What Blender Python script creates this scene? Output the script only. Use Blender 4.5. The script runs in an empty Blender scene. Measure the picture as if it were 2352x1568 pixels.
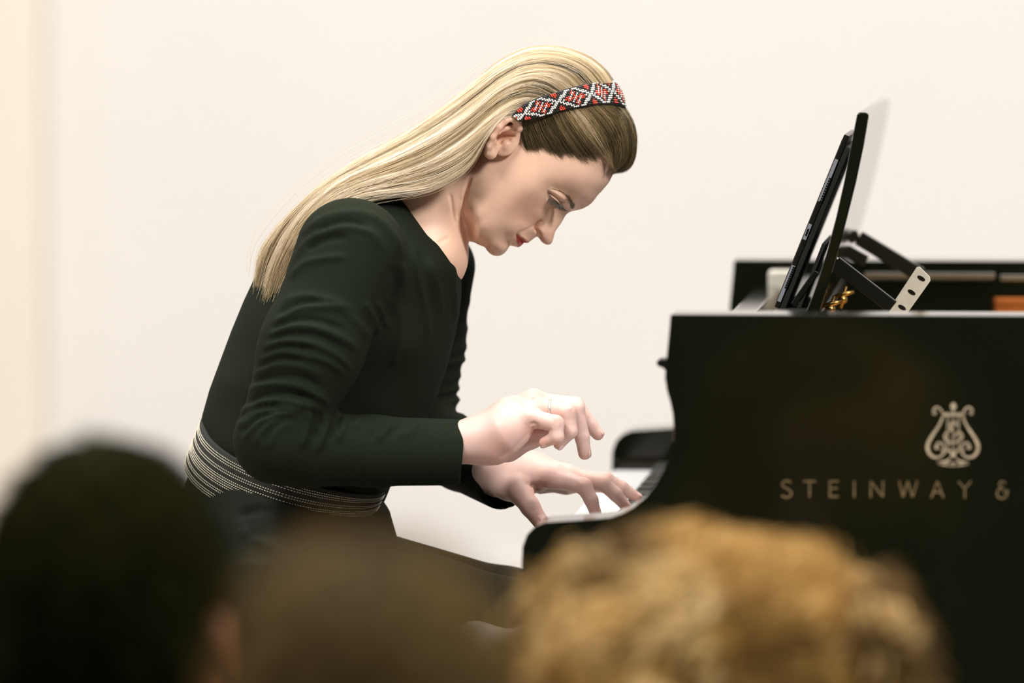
import bpy, bmesh, math, random
import numpy as np
from mathutils import Vector, Matrix

# ------------------------------------------------------------------ camera, light, exposure
SC = bpy.context.scene
COL = SC.collection
FPX = 13800.0                      # focal length in pixels of the 2352 x 1568 frame
D0 = 6.9                           # distance to the pianist
PITCH = math.atan(754 / FPX)
YAW = math.atan(1172 / FPX * math.cos(PITCH))
fw = np.array([-math.sin(YAW) * math.cos(PITCH), math.cos(YAW) * math.cos(PITCH), -math.sin(PITCH)])
rt = np.array([math.cos(YAW), math.sin(YAW), 0.0])
up = np.cross(rt, fw)
CAM = np.array([0.0, 0.0, 1.33]) - D0 * np.array([fw[0], fw[1], 0.0])

cd = bpy.data.cameras.new('camera')
cam = bpy.data.objects.new('camera', cd)
COL.objects.link(cam)
SC.camera = cam
cd.sensor_width = 36.0
cd.lens = 36.0 * FPX / 2352
cd.clip_end = 100
R3 = Matrix(((rt[0], up[0], -fw[0]), (rt[1], up[1], -fw[1]), (rt[2], up[2], -fw[2])))
cam.matrix_world = Matrix.Translation(Vector(CAM)) @ R3.to_4x4()
cd.dof.use_dof = True
cd.dof.focus_distance = 6.80
cd.dof.aperture_fstop = cd.lens / 75.0

SC.view_settings.view_transform = 'Standard'
SC.view_settings.look = 'None'
SC.view_settings.exposure = 0.0
SC.view_settings.gamma = 1.0
SC.view_settings.use_curve_mapping = False
try:
    SC.cycles.use_denoising = True
    SC.cycles.max_bounces = 8
    SC.cycles.diffuse_bounces = 4
    SC.cycles.sample_clamp_indirect = 6.0
except Exception:
    pass

wd = bpy.data.worlds.new('hall_dim')
SC.world = wd
wd.use_nodes = True
wd.node_tree.nodes['Background'].inputs['Color'].default_value = (1.0, 0.93, 0.85, 1)
wd.node_tree.nodes['Background'].inputs['Strength'].default_value = 0.05


def area(name, loc, target, size, power, color=(1, 0.96, 0.91)):
    l = bpy.data.lights.new(name, 'AREA')
    l.shape = 'RECTANGLE'
    l.size, l.size_y = size
    l.energy = power
    l.color = color
    o = bpy.data.objects.new(name, l)
    COL.objects.link(o)
    o.location = loc
    d = Vector(target) - Vector(loc)
    o.rotation_euler = d.to_track_quat('-Z', 'Y').to_euler()
    return o


area('stage_ceiling_lamp', (-0.4, 0.6, 4.3), (-0.4, 0.6, 0), (3.6, 3.0), 265, (1, 0.97, 0.93))
area('wall_washer_lamp', (0.0, 4.6, 4.3), (0.0, 6.6, 0.6), (9.0, 0.8), 98, (1, 0.975, 0.94))
area('front_spot_lamp', (-1.7, -2.9, 4.2), (0.0, 0, 0.9), (0.9, 0.9), 178, (1, 0.97, 0.93))
area('front_spot_lamp', (3.0, -2.7, 4.0), (0.1, 0, 0.9), (0.9, 0.9), 228, (1, 0.98, 0.96))

# ------------------------------------------------------------------ helpers

def proj(P):
    d = np.asarray(P, float) - CAM
    z = d @ fw
    return np.stack([1176 + (d @ rt) / z * FPX, 784 - (d @ up) / z * FPX], -1)


def atY(px, py, Y):
    """world point on the vertical plane Y behind pixel px, py"""
    d = fw + rt * (px - 1176) / FPX - up * (py - 784) / FPX
    return CAM + d * ((Y - CAM[1]) / d[1])


def atZ(px, py, Z):
    d = fw + rt * (px - 1176) / FPX - up * (py - 784) / FPX
    return CAM + d * ((Z - CAM[2]) / d[2])


def Q(px, py, w=0.0):
    """pianist frame (right, depth, up; metres) of a pixel at depth D0 + w"""
    k = (D0 + w) / FPX
    return np.array([(px - 1176) * k, w, (784 - py) * k])


def toW(V):
    V = np.asarray(V, float)
    return CAM + np.outer(D0 + V[:, 1], fw) + np.outer(V[:, 0], rt) + np.outer(V[:, 2], up)


def W(px, py, w=0.0):
    return toW(Q(px, py, w)[None])[0]


def toPX(V):
    k = FPX / (D0 + V[:, 1])
    return np.stack([1176 + V[:, 0] * k, 784 - V[:, 2] * k], -1)


def tag(o, label=None, cat=None, group=None, kind=None):
    if label: o['label'] = label
    if cat: o['category'] = cat
    if group: o['group'] = group
    if kind: o['kind'] = kind
    return o


def empty(name, loc):
    o = bpy.data.objects.new(name, None)
    COL.objects.link(o)
    o.location = [float(c) for c in loc]
    o.empty_display_size = 0.1
    return o


def set_parent(o, p):
    if p is not None:
        o.parent = p
        M = Matrix.Identity(4)
        q = p
        while q is not None:
            M = Matrix.LocRotScale(q.location, q.rotation_euler, q.scale) @ (M if q is p else M)
            q = None
        # parents are only ever translated; sub-parts keep world coordinates through the chain
        off = Vector((0, 0, 0))
        q = p
        while q is not None:
            off += Vector(q.location)
            q = q.parent
        o.location = Vector(o.location) - off
    return o


def mesh_from(name, V, F, mat=None, parent=None, smooth=True, attrs=None):
    """V (n,3) world coordinates, F an (m,4)/(m,3) array or a list of lists -> one object"""
    me = bpy.data.meshes.new(name)
    V = np.asarray(V, np.float32)
    if isinstance(F, np.ndarray):
        k = F.shape[1]
        me.vertices.add(len(V))
        me.vertices.foreach_set('co', V.ravel())
        me.loops.add(F.size)
        me.loops.foreach_set('vertex_index', F.astype(np.int32).ravel())
        me.polygons.add(len(F))
        me.polygons.foreach_set('loop_start', np.arange(0, F.size, k, dtype=np.int32))
        me.polygons.foreach_set('loop_total', np.full(len(F), k, np.int32))
        me.update(calc_edges=True)
        me.validate()
    else:
        me.from_pydata([tuple(map(float, v)) for v in V], [], F)
        me.update()
    if smooth:
        me.polygons.foreach_set('use_smooth', np.ones(len(me.polygons), bool))
    o = bpy.data.objects.new(name, me)
    COL.objects.link(o)
    if mat is not None:
        me.materials.append(mat)
    if attrs:
        for an, val in attrs.items():
            val = np.asarray(val, np.float32)
            if val.ndim == 2:
                a = me.attributes.new(an, 'FLOAT_COLOR', 'POINT')
                if val.shape[1] == 3:
                    val = np.concatenate([val, np.ones((len(val), 1), np.float32)], 1)
                a.data.foreach_set('color', val.ravel())
            else:
                a = me.attributes.new(an, 'FLOAT', 'POINT')
                a.data.foreach_set('value', val)
    # put the origin at the middle of the mesh
    c = (V.min(0) + V.max(0)) / 2
    me.vertices.foreach_set('co', (np.array([v.co for v in me.vertices], np.float32) - c).ravel()
                            if len(me.vertices) != len(V) else (V - c).ravel())
    o.location = [float(x) for x in c]
    set_parent(o, parent)
    return o


class MB:
    """collects simple shapes in world coordinates, builds ONE mesh"""
    def __init__(s):
        s.v, s.f = [], []

    def add(s, V, F):
        n = len(s.v)
        s.v += [tuple(map(float, v)) for v in V]
        s.f += [[i + n for i in f] for f in F]
        return s

    def box(s, lo, hi, bev=0.0):
        x0, y0, z0 = lo; x1, y1, z1 = hi
        if bev <= 0:
            V = [(x0,y0,z0),(x1,y0,z0),(x1,y1,z0),(x0,y1,z0),(x0,y0,z1),(x1,y0,z1),(x1,y1,z1),(x0,y1,z1)]
            return s.add(V, [(0,3,2,1),(4,5,6,7),(0,1,5,4),(1,2,6,5),(2,3,7,6),(3,0,4,7)])
        bm = bmesh.new()
        bmesh.ops.create_cube(bm, size=1)
        for v in bm.verts:
            v.co = Vector(((x0+x1)/2 + v.co.x*(x1-x0), (y0+y1)/2 + v.co.y*(y1-y0), (z0+z1)/2 + v.co.z*(z1-z0)))
        bmesh.ops.bevel(bm, geom=bm.edges[:], offset=bev, segments=2, affect='EDGES', profile=0.6)
        bm.verts.index_update()
        s.add([v.co for v in bm.verts], [[v.index for v in f.verts] for f in bm.faces])
        bm.free()
        return s

    def obox(s, a, b, wid, thk, side):
        """bar from a to b, wid along `side`, thk across"""
        a, b = np.asarray(a, float), np.asarray(b, float)
        d = (b - a) / np.linalg.norm(b - a)
        e = np.asarray(side, float); e = e - d * (e @ d); e /= np.linalg.norm(e)
        g = np.cross(d, e)
        V = []
        for p in (a, b):
            for i, j in ((-1,-1),(1,-1),(1,1),(-1,1)):
                V.append(p + e*i*wid/2 + g*j*thk/2)
        return s.add(V, [(0,1,2,3),(7,6,5,4),(0,4,5,1),(1,5,6,2),(2,6,7,3),(3,7,4,0)])

    def tube(s, pts, r, n=8, cap=True):
        pts = [np.asarray(p, float) for p in pts]
        rr = r if hasattr(r, '__len__') else [r] * len(pts)
        V, F = [], []
        ref = np.array([0.31, 0.52, 0.79])
        for i, p in enumerate(pts):
            t = pts[min(i+1, len(pts)-1)] - pts[max(i-1, 0)]
            t = t / (np.linalg.norm(t) + 1e-12)
            e = np.cross(t, ref); e /= np.linalg.norm(e) + 1e-12
            g = np.cross(t, e)
            for k in range(n):
                a = 2*math.pi*k/n
                V.append(p + rr[i]*(e*math.cos(a) + g*math.sin(a)))
        for i in range(len(pts)-1):
            for k in range(n):
                F.append([i*n+k, i*n+(k+1) % n, (i+1)*n+(k+1) % n, (i+1)*n+k])
        if cap:
            F.append(list(range(n))[::-1]); F.append([(len(pts)-1)*n+k for k in range(n)])
        return s.add(V, F)

    def prism(s, poly, axis_a, axis_b):
        """poly: list of 3-d points (one face), extruded by the vector axis_b - axis_a"""
        off = np.asarray(axis_b, float) - np.asarray(axis_a, float)
        n = len(poly)
        V = [np.asarray(p, float) for p in poly] + [np.asarray(p, float) + off for p in poly]
        F = [list(range(n)), list(range(2*n-1, n-1, -1))]
        for i in range(n):
            j = (i+1) % n
            F.append([i, i+n, j+n, j])
        return s.add(V, F)

    def lathe(s, prof, base, n=20, axis=(0, 0, 1)):
        """prof: list of (radius, height) along axis from base"""
        ax = np.asarray(axis, float); ax /= np.linalg.norm(ax)
        e = np.cross(ax, [0.3, 0.9, 0.2]); e /= np.linalg.norm(e); g = np.cross(ax, e)
        V, F = [], []
        for r, h in prof:
            for k in range(n):
                a = 2*math.pi*k/n
                V.append(np.asarray(base) + ax*h + r*(e*math.cos(a) + g*math.sin(a)))
        for i in range(len(prof)-1):
            for k in range(n):
                F.append([i*n+k, i*n+(k+1) % n, (i+1)*n+(k+1) % n, (i+1)*n+k])
        F.append(list(range(n))[::-1]); F.append([(len(prof)-1)*n+k for k in range(n)])
        return s.add(V, F)

    def build(s, name, mat, parent=None, smooth=False, bevel=0.0, segs=2):
        if bevel > 0:
            bm = bmesh.new()
            vs = [bm.verts.new(v) for v in s.v]
            for f in s.f:
                try: bm.faces.new([vs[i] for i in f])
                except ValueError: pass
            bmesh.ops.recalc_face_normals(bm, faces=bm.faces[:])
            bm.normal_update()
            ed = [e for e in bm.edges if len(e.link_faces) == 2 and e.calc_face_angle(0) > 0.6]
            bmesh.ops.bevel(bm, geom=ed, offset=bevel, segments=segs, affect='EDGES', profile=0.6)
            bm.verts.index_update()
            V = [tuple(v.co) for v in bm.verts]; F = [[v.index for v in f.verts] for f in bm.faces]
            bm.free()
            return mesh_from(name, V, F, mat, parent, smooth)
        return mesh_from(name, s.v, s.f, mat, parent, smooth)


# ------------------------------------------------------------------ materials

def new_mat(name):
    m = bpy.data.materials.new(name)
    m.use_nodes = True
    return m, m.node_tree, m.node_tree.nodes['Principled BSDF']


def mat(name, col, rough=0.5, metal=0.0, noise=0.0, scale=60, bump=0.0, bscale=300, coat=0.0, spec=0.5, sheen=0.0,
        stretch=None):
    m, nt, b = new_mat(name)
    b.inputs['Base Color'].default_value = (*col, 1)
    b.inputs['Roughness'].default_value = rough
    b.inputs['Metallic'].default_value = metal
    b.inputs['Coat Weight'].default_value = coat
    b.inputs['Coat Roughness'].default_value = 0.03
    b.inputs['Specular IOR Level'].default_value = spec
    if sheen:
        b.inputs['Sheen Weight'].default_value = sheen
        b.inputs['Sheen Roughness'].default_value = 0.4
    tc = nt.nodes.new('ShaderNodeTexCoord')
    src = tc.outputs['Object']
    if stretch:
        mp = nt.nodes.new('ShaderNodeMapping'); mp.inputs['Scale'].default_value = stretch
        nt.links.new(src, mp.inputs['Vector']); src = mp.outputs['Vector']
    if noise:
        n = nt.nodes.new('ShaderNodeTexNoise'); n.inputs['Scale'].default_value = scale
        n.inputs['Detail'].default_value = 4
        nt.links.new(src, n.inputs['Vector'])
        r = nt.nodes.new('ShaderNodeValToRGB')
        r.color_ramp.elements[0].position = 0.3; r.color_ramp.elements[1].position = 0.7
        r.color_ramp.elements[0].color = (*[c*(1-noise) for c in col], 1)
        r.color_ramp.elements[1].color = (*[min(1, c*(1+noise)) for c in col], 1)
        nt.links.new(n.outputs['Fac'], r.inputs['Fac'])
        nt.links.new(r.outputs['Color'], b.inputs['Base Color'])
    if bump:
        n2 = nt.nodes.new('ShaderNodeTexNoise'); n2.inputs['Scale'].default_value = bscale
        nt.links.new(src, n2.inputs['Vector'])
        bp = nt.nodes.new('ShaderNodeBump'); bp.inputs['Strength'].default_value = bump
        bp.inputs['Distance'].default_value = 0.001
        nt.links.new(n2.outputs['Fac'], bp.inputs['Height'])
        nt.links.new(bp.outputs['Normal'], b.inputs['Normal'])
    return m


def attr_mat(name, attr, rough=0.5, bump=0.0, bscale=400, sss=0.0, sss_r=(1, 0.35, 0.2), spec=0.5, coat=0.0, noise=0.0,
             sheen=0.0):
    m, nt, b = new_mat(name)
    a = nt.nodes.new('ShaderNodeAttribute'); a.attribute_name = attr
    out = a.outputs['Color']
    tc = nt.nodes.new('ShaderNodeTexCoord')
    if noise:
        n = nt.nodes.new('ShaderNodeTexNoise'); n.inputs['Scale'].default_value = 180; n.inputs['Detail'].default_value = 5
        nt.links.new(tc.outputs['Object'], n.inputs['Vector'])
        mr = nt.nodes.new('ShaderNodeMapRange')
        mr.inputs['To Min'].default_value = 1 - noise; mr.inputs['To Max'].default_value = 1 + noise
        nt.links.new(n.outputs['Fac'], mr.inputs['Value'])
        mx = nt.nodes.new('ShaderNodeVectorMath'); mx.operation = 'SCALE'
        nt.links.new(out, mx.inputs[0]); nt.links.new(mr.outputs['Result'], mx.inputs['Scale'])
        out = mx.outputs['Vector']
    nt.links.new(out, b.inputs['Base Color'])
    b.inputs['Roughness'].default_value = rough
    b.inputs['Specular IOR Level'].default_value = spec
    b.inputs['Coat Weight'].default_value = coat
    if sss:
        b.inputs['Subsurface Weight'].default_value = sss
        b.inputs['Subsurface Radius'].default_value = sss_r
        b.inputs['Subsurface Scale'].default_value = 0.006
    if sheen:
        b.inputs['Sheen Weight'].default_value = sheen
    if bump:
        n2 = nt.nodes.new('ShaderNodeTexNoise'); n2.inputs['Scale'].default_value = bscale
        nt.links.new(tc.outputs['Object'], n2.inputs['Vector'])
        bp = nt.nodes.new('ShaderNodeBump'); bp.inputs['Strength'].default_value = bump
        bp.inputs['Distance'].default_value = 0.0006
        nt.links.new(n2.outputs['Fac'], bp.inputs['Height'])
        nt.links.new(bp.outputs['Normal'], b.inputs['Normal'])
    return m


M_wall = mat('cream_wall_paint', (0.80, 0.790, 0.777), 0.75, noise=0.012, scale=2.0, bump=0.15, bscale=120)
M_wallwarm = mat('warm_lit_pilaster', (0.84, 0.78, 0.68), 0.75, noise=0.012, scale=2.0, bump=0.15, bscale=120)  # warm light on the left pilaster, put into its colour
M_ceil = mat('ceiling_paint', (0.8, 0.77, 0.72), 0.85, noise=0.01, scale=3)
M_floor = mat('stage_floor_wood', (0.42, 0.36, 0.30), 0.35, noise=0.18, scale=6, stretch=(1, 8, 1))
M_hall = mat('hall_floor_carpet', (0.05, 0.045, 0.035), 0.9, noise=0.3, scale=40)
M_black = mat('black_piano_lacquer', (0.0048, 0.0062, 0.0028), 0.09, coat=0.0, spec=0.32, noise=0.15, scale=5)
M_blackin = mat('black_satin_paint', (0.0050, 0.0056, 0.0034), 0.35, noise=0.2, scale=20)
M_gold = mat('gold_leaf_inlay', (0.54, 0.43, 0.29), 0.45, metal=0.25, noise=0.25, scale=90)
M_goldline = mat('thin_gold_lettering', (0.22, 0.155, 0.072), 0.45, metal=0.2, noise=0.35, scale=40)
M_brass = mat('brass', (0.34, 0.20, 0.06), 0.3, metal=1.0, noise=0.1, scale=80)
M_steel = mat('nickel_steel', (0.62, 0.60, 0.55), 0.28, metal=1.0, noise=0.05, scale=60)
M_pale = mat('pale_enamel_plate', (0.62, 0.60, 0.52), 0.4, noise=0.06, scale=90)
M_ivory = mat('white_key_acrylic', (0.84, 0.84, 0.84), 0.16, noise=0.01, scale=30, coat=0.2)
M_ebony = mat('black_key_ebony', (0.012, 0.013, 0.009), 0.3, noise=0.1, scale=50)
M_felt = mat('red_felt', (0.22, 0.02, 0.02), 0.95, noise=0.2, scale=200)
M_veneer = mat('inner_rim_veneer', (0.42, 0.13, 0.03), 0.25, noise=0.25, scale=14, stretch=(1, 1, 9), coat=0.4)
M_iron = mat('bronze_iron_plate', (0.40, 0.26, 0.10), 0.38, metal=0.7, noise=0.1, scale=60)
M_sound = mat('spruce_soundboard', (0.55, 0.36, 0.16), 0.35, noise=0.15, scale=8, stretch=(12, 1, 1))

# ------------------------------------------------------------------ the room
YW = 6.6
def struct(name, mb, m, **k):
    return tag(mb.build(name, m, **k), kind='structure')

struct('wall_back', MB().box((-7, YW, -0.4), (7, YW + 0.2, 4.6)), M_wall)
struct('wall_right', MB().box((7, -9, -0.4), (7.2, YW + 0.2, 4.6)), M_wall)
struct('wall_left', MB().box((-7.2, -9, -0.4), (-7, YW + 0.2, 4.6)), M_wall)
struct('ceiling', MB().box((-7.2, -1.6, 4.6), (7.2, YW + 0.2, 4.8)), M_ceil)
xp = atY(92, 500, YW - 0.12)[0]
struct('trim_1', MB().box((xp - 0.9, YW - 0.12, 0.0), (xp, YW, 4.6), bev=0.02), M_wallwarm)      # flat pilaster at the left edge
struct('baseboard_back', MB().box((-7, YW - 0.02, 0.0), (7, YW, 0.09)), M_wall)
fl = struct('floor', MB().box((-7, -1.45, -0.03), (7, YW, -0.006)), M_floor)
# stage boards in view under the pianist's arms are only a few pixels: boards as one stuff part
bd = MB()
rnd = random.Random(4)
y = -1.45
while y < YW - 0.05:
    x = -7 + rnd.uniform(-1.5, 0)
    while x < 7:
        L = rnd.uniform(1.4, 2.4)
        bd.box((max(x, -7) + 0.001, y + 0.001, -0.006), (min(x + L, 7) - 0.001, y + 0.139, 0.0))
        x += L
    y += 0.14
tag(bd.build('floor_board', M_floor, fl), kind='stuff')
struct('trim_2', MB().box((-7, -1.5, -0.32), (7, -1.45, 0.0), bev=0.006), M_floor)              # stage edge
struct('hall_floor', MB().box((-7, -9, -0.36), (7, -1.5, -0.32)), M_hall)

# ------------------------------------------------------------------ the grand piano
YN, YF = -0.58, 0.90                                   # outer faces, treble side (near) and bass side (far)
p0 = atY(1198, 1400, YN)
piano = empty('grand_piano', (p0[0], (YN + YF) / 2, 0.0))
tag(piano, 'black lacquered grand piano with gold lyre emblem and lettering on its side', 'grand piano')

prof_px = [(1540, 722), (1537, 760), (1533, 800), (1529, 840), (1527, 868), (1531, 895), (1539, 922), (1545, 950),
           (1547, 980), (1545, 1015), (1537, 1048), (1524, 1082), (1507, 1112), (1484, 1141), (1457, 1164),
           (1430, 1179), (1401, 1189), (1360, 1193), (1300, 1197), (1252, 1200), (1228, 1210), (1210, 1228), (1200, 1255), (1198, 1290)]
prof = [atY(px, py, YN) for px, py in prof_px]
for p in prof: p[1] = 0
ZT = prof[0][2]
ZA = atY(1300, 1197, YN)[2]
ZB = 0.60                                              # underside of the case
X_RIM = 0.62 + prof[0][0]
prof.append(np.array([prof[-1][0], 0, ZB]))

def side_panel(name, y0, y1):
    poly = [np.array([p[0], y0, p[2]]) for p in prof] + [np.array([X_RIM, y0, ZB]), np.array([X_RIM, y0, ZT])]
    return MB().prism(poly, (0, y0, 0), (0, y1, 0)).build(name, M_black, piano, bevel=0.0022)

near = side_panel('treble_side_panel', YN, YN + 0.088)
far = side_panel('bass_side_panel', YF - 0.088, YF)

# curved rim of the body beyond the straight part (mostly outside the frame)
XB = X_RIM
def rim_path(off):
    pts = []
    for t in np.linspace(0, 1, 60):
        # treble side with its S-bend, round tail, straight bass side
        if t < 0.55:
            s = t / 0.55
            x = XB + s * 1.35
            y = YN + off + (0.78 - off * 0.2) * (3 * s**2 - 2 * s**3)
        elif t < 0.72:
            s = (t - 0.55) / 0.17
            a = math.pi * s
            cy = (YN + 0.78 + YF) / 2
            ry = (YF - YN - 0.78) / 2 - off
            x = XB + 1.35 + (0.22 - off * 0.8) * math.sin(a)
            y = cy - ry * math.cos(a)
        else:
            s = (t - 0.72) / 0.28
            x = XB + 1.35 * (1 - s)
            y = YF - off
        pts.append((x, y))
    return pts
ro, ri = rim_path(0.0), rim_path(0.05)
n = len(ro)
V = [(x, y, ZB) for x, y in ro] + [(x, y, ZT) for x, y in ro] + [(x, y, ZT) for x, y in ri] + [(x, y, ZB) for x, y in ri]
F = []
for i in range(n - 1):
    for k in range(4):
        a, b = k * n, ((k + 1) % 4) * n
        F.append([a + i, a + i + 1, b + i + 1, b + i])
F.append([0, n, 2*n, 3*n]); F.append([n-1, 4*n-1, 3*n-1, 2*n-1])
mesh_from('curved_rim', V, F, M_black, piano, smooth=False)
# inner body: keybed, key slip, fallboard, pin block shelf, sound board, plate
XF = prof[-1][0]
ZK = 0.7475
kf = atZ(1323, 1177, ZK)
XK = kf[0]                                            # front of the white keys
MB().box((XF + 0.012, YN + 0.088, ZB), (X_RIM, YF - 0.088, ZB + 0.05)).build('keybed', M_black, piano)
MB().box((XF + 0.012, YN + 0.088, ZB + 0.05), (XK - 0.004, YF - 0.088, ZK - 0.022)).build('key_slip', M_black, piano, bevel=0.004)
for nm, y0, y1 in (('cheek_block', YN + 0.088, YN + 0.088 + 0.030), ('cheek_block', YF - 0.088 - 0.030, YF - 0.088)):
    MB().box((XK - 0.004, y0, ZB + 0.05), (XK + 0.152, y1, ZK + 0.012)).build(nm, M_black, piano, bevel=0.004)
XFB = XK + 0.152
fb = []
fbp = [(XFB, ZK - 0.02), (XFB, ZK + 0.05), (XFB - 0.006, ZK + 0.09), (XFB + 0.012, ZK + 0.14), (XFB + 0.03, ZT - 0.03),
       (XFB + 0.06, ZT - 0.03), (XFB + 0.05, ZK - 0.02)]
poly = [np.array([x, YN + 0.09, z]) for x, z in fbp]
MB().prism(poly, (0, YN + 0.09, 0), (0, YF - 0.09, 0)).build('fallboard', M_black, piano, bevel=0.003)
# little catch on the treble cheek's front edge
h0 = atY(1504, 838, YN); h1 = atY(1530, 846, YN)
hk = []
for px, py in ((1505, 832), (1511, 828), (1532, 828), (1532, 860), (1526, 857), (1518, 848), (1508, 846), (1503, 839)):
    q = atY(px, py, YN); hk.append(np.array([q[0], YN + 0.03, q[2]]))
MB().prism(hk, (0, 0, 0), (0, 0.035, 0)).build('lid_catch', M_blackin, piano, bevel=0.002)
# keys
kw = 1.225 / 52
ky0 = (YN + YF) / 2 - 1.225 / 2
wm = MB().box((0, -kw / 2 + 0.0006, -0.022), (0.15, kw / 2 - 0.0006, 0.0), bev=0.0012)
wproto = wm.build('white_key', M_ivory, None)
bm_ = MB().add([(0.0, -0.0055, 0), (0.0, 0.0055, 0), (0.098, 0.0055, 0), (0.098, -0.0055, 0),
                (0.006, -0.0042, 0.0115), (0.006, 0.0042, 0.0115), (0.098, 0.0042, 0.0115), (0.098, -0.0042, 0.0115)],
               [(0, 1, 2, 3), (7, 6, 5, 4), (0, 4, 5, 1), (1, 5, 6, 2), (2, 6, 7, 3), (3, 7, 4, 0)])
bproto = bm_.build('black_key', M_ebony, None, bevel=0.001)
wl, bl = Vector(wproto.location), Vector(bproto.location)
poff = Vector(piano.location)
for i in range(52):
    o = wproto if i == 0 else wproto.copy()
    if i: COL.objects.link(o)
    # bass is the far side; key 51 is the near, treble end
    yc = ky0 + 1.225 - (i + 0.5) * kw
    o.parent = piano
    o.location = wl + Vector((XK, yc, ZK)) - poff
    k7 = (i + 5) % 7                       # key 0 is an A
    if i < 51 and k7 in (0, 1, 3, 4, 5):
        b_ = bproto if not any(c.name.startswith('black_key') for c in piano.children) else bproto.copy()
        if b_ is not bproto: COL.objects.link(b_)
        b_.parent = piano
        b_.location = bl + Vector((XK + 0.051, ky0 + 1.225 - (i + 1) * kw, ZK)) - poff
# inner floor and metal plate, out of sight below the rim line
MB().box((XFB + 0.05, YN + 0.09, ZB + 0.05), (X_RIM + 0.1, YF - 0.09, ZT - 0.14)).build('pin_block', M_iron, piano)
sbv = [(x, y, ZT - 0.20) for x, y in ri] + [(x, y, ZT - 0.22) for x, y in ri]
m_ = len(ri)
sbf = [list(range(m_)), list(range(2 * m_ - 1, m_ - 1, -1))] + [[i, i + m_, (i + 1) % m_ + m_, (i + 1) % m_] for i in range(m_)]
mesh_from('soundboard', sbv, sbf, M_sound, piano, smooth=False)
# far rim: lining strips seen over the near rim
def far_box(name, px0, py0, px1, py1, Y, thick, m, bev=0.002):
    a, b = atY(px0, py0, Y), atY(px1, py1, Y)
    lo = (min(a[0], b[0]), Y, min(a[2], b[2])); hi = (max(a[0], b[0]), Y + thick, max(a[2], b[2]))
    return MB().box(lo, hi, bev=min(bev, (hi[2]-lo[2])*0.3)).build(name, m, piano)
YI = YF - 0.088
far_box('lid_hinge', 1985, 626, 2284, 639, YI - 0.058, 0.006, M_steel, 0.001)
far_box('lid_hinge', 2298, 632, 2520, 644, YI - 0.058, 0.006, M_steel, 0.001)
far_box('inner_veneer', 2284, 684, 2560, 730, YI - 0.012, 0.011, M_veneer)
far_box('desk_slide', 1832, 640, 2280, 740, YI - 0.05, 0.03, M_black)
far_box('slide_cap', 1764, 622, 1832, 740, YI - 0.06, 0.045, M_pale, 0.004)
# music desk, its props and hardware
YD0, YD1 = -0.22, 0.84
dl = [(1968, 264), (1972, 258), (1990, 258), (1996, 264), (1985, 330), (1966, 420), (1946, 500), (1926, 575), (1911, 625), (1897, 672), (1880, 724),
      (1848, 724), (1866, 680), (1880, 640), (1900, 575), (1920, 500), (1938, 420), (1955, 330)]
poly = [atY(px, py, YD0) for px, py in dl]
MB().prism(poly, (0, YD0, 0), (0, YD1, 0)).build('music_desk', M_black, piano, bevel=0.002)
ZS = ZT - 0.012
MB().box((atY(1768, 720, YD0)[0], YD0 - 0.02, ZS - 0.03), (atY(1880, 720, YD0)[0], YF - 0.088, ZS - 0.006), bev=0.003).build('desk_shelf', M_blackin, piano)
def px_bar(name, p, q, Y, wid, thk, m):
    a, b = atY(p[0], p[1], Y), atY(q[0], q[1], Y)
    return MB().obox(a, b, wid, thk, (0, 1, 0)).build(name, m, piano, bevel=0.001)
px_bar('desk_prop', (1918, 603), (2050, 705), -0.13, 0.014, 0.016, M_blackin)
px_bar('prop_edge', (1919, 590), (2052, 690), -0.13, 0.013, 0.0022, M_pale)
px_bar('desk_prop', (1972, 546), (2115, 632), 0.42, 0.016, 0.018, M_blackin)
px_bar('prop_edge', (1973, 537), (2116, 622), 0.42, 0.014, 0.0022, M_pale)
px_bar('desk_prop', (1935, 552), (1972, 540), 0.42, 0.016, 0.013, M_blackin)
px_bar('desk_prop', (1945, 575), (1990, 600), 0.42, 0.012, 0.014, M_blackin)
px_bar('desk_strut', (1876, 624), (1822, 700), -0.05, 0.012, 0.007, M_blackin)
# perforated plate carrying the props
PY = -0.10
c4 = [(2105, 614), (2112, 612), (2136, 636), (2137, 645), (2082, 722), (2034, 722)]
poly = [atY(px, py, PY) for px, py in c4]
plate = MB().prism(poly, (0, PY, 0), (0, PY + 0.004, 0)).build('prop_plate', M_pale, piano, bevel=0.0006)
for (px, py) in ((2116, 639), (2094, 671), (2072, 706)):
    c = atY(px, py, PY)
    e = []
    for k in range(16):
        a = 2 * math.pi * k / 16
        e.append(c + np.array([0.0042 * math.cos(a) + 0.0012*math.sin(a), -0.0004, -0.0030 * math.sin(a) - 0.0012*math.cos(a)]))
    MB().prism(e, (0, 0, 0), (0, 0.001, 0)).build('slot_hole', M_blackin, plate)
# brass wing screws behind the desk
for px, py, Y in ((1910, 690, -0.12), (1938, 668, 0.10)):
    c = atY(px, py, Y)
    s = MB().lathe([(0.0025, 0), (0.003, 0.006), (0.0055, 0.008), (0.006, 0.011), (0.0045, 0.014), (0.0016, 0.016), (0.0015, 0.026)],
                   c - np.array([0.004, 0, 0.020]), 12, (0.28, 0, 1))
    s.tube([c + np.array([-0.013, 0, -0.007]), c + np.array([0.0, 0, -0.004]), c + np.array([0.012, 0, -0.001])], [0.0015, 0.0034, 0.0015], 8)
    s.build('brass_screw', M_brass, piano, smooth=True)
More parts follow.
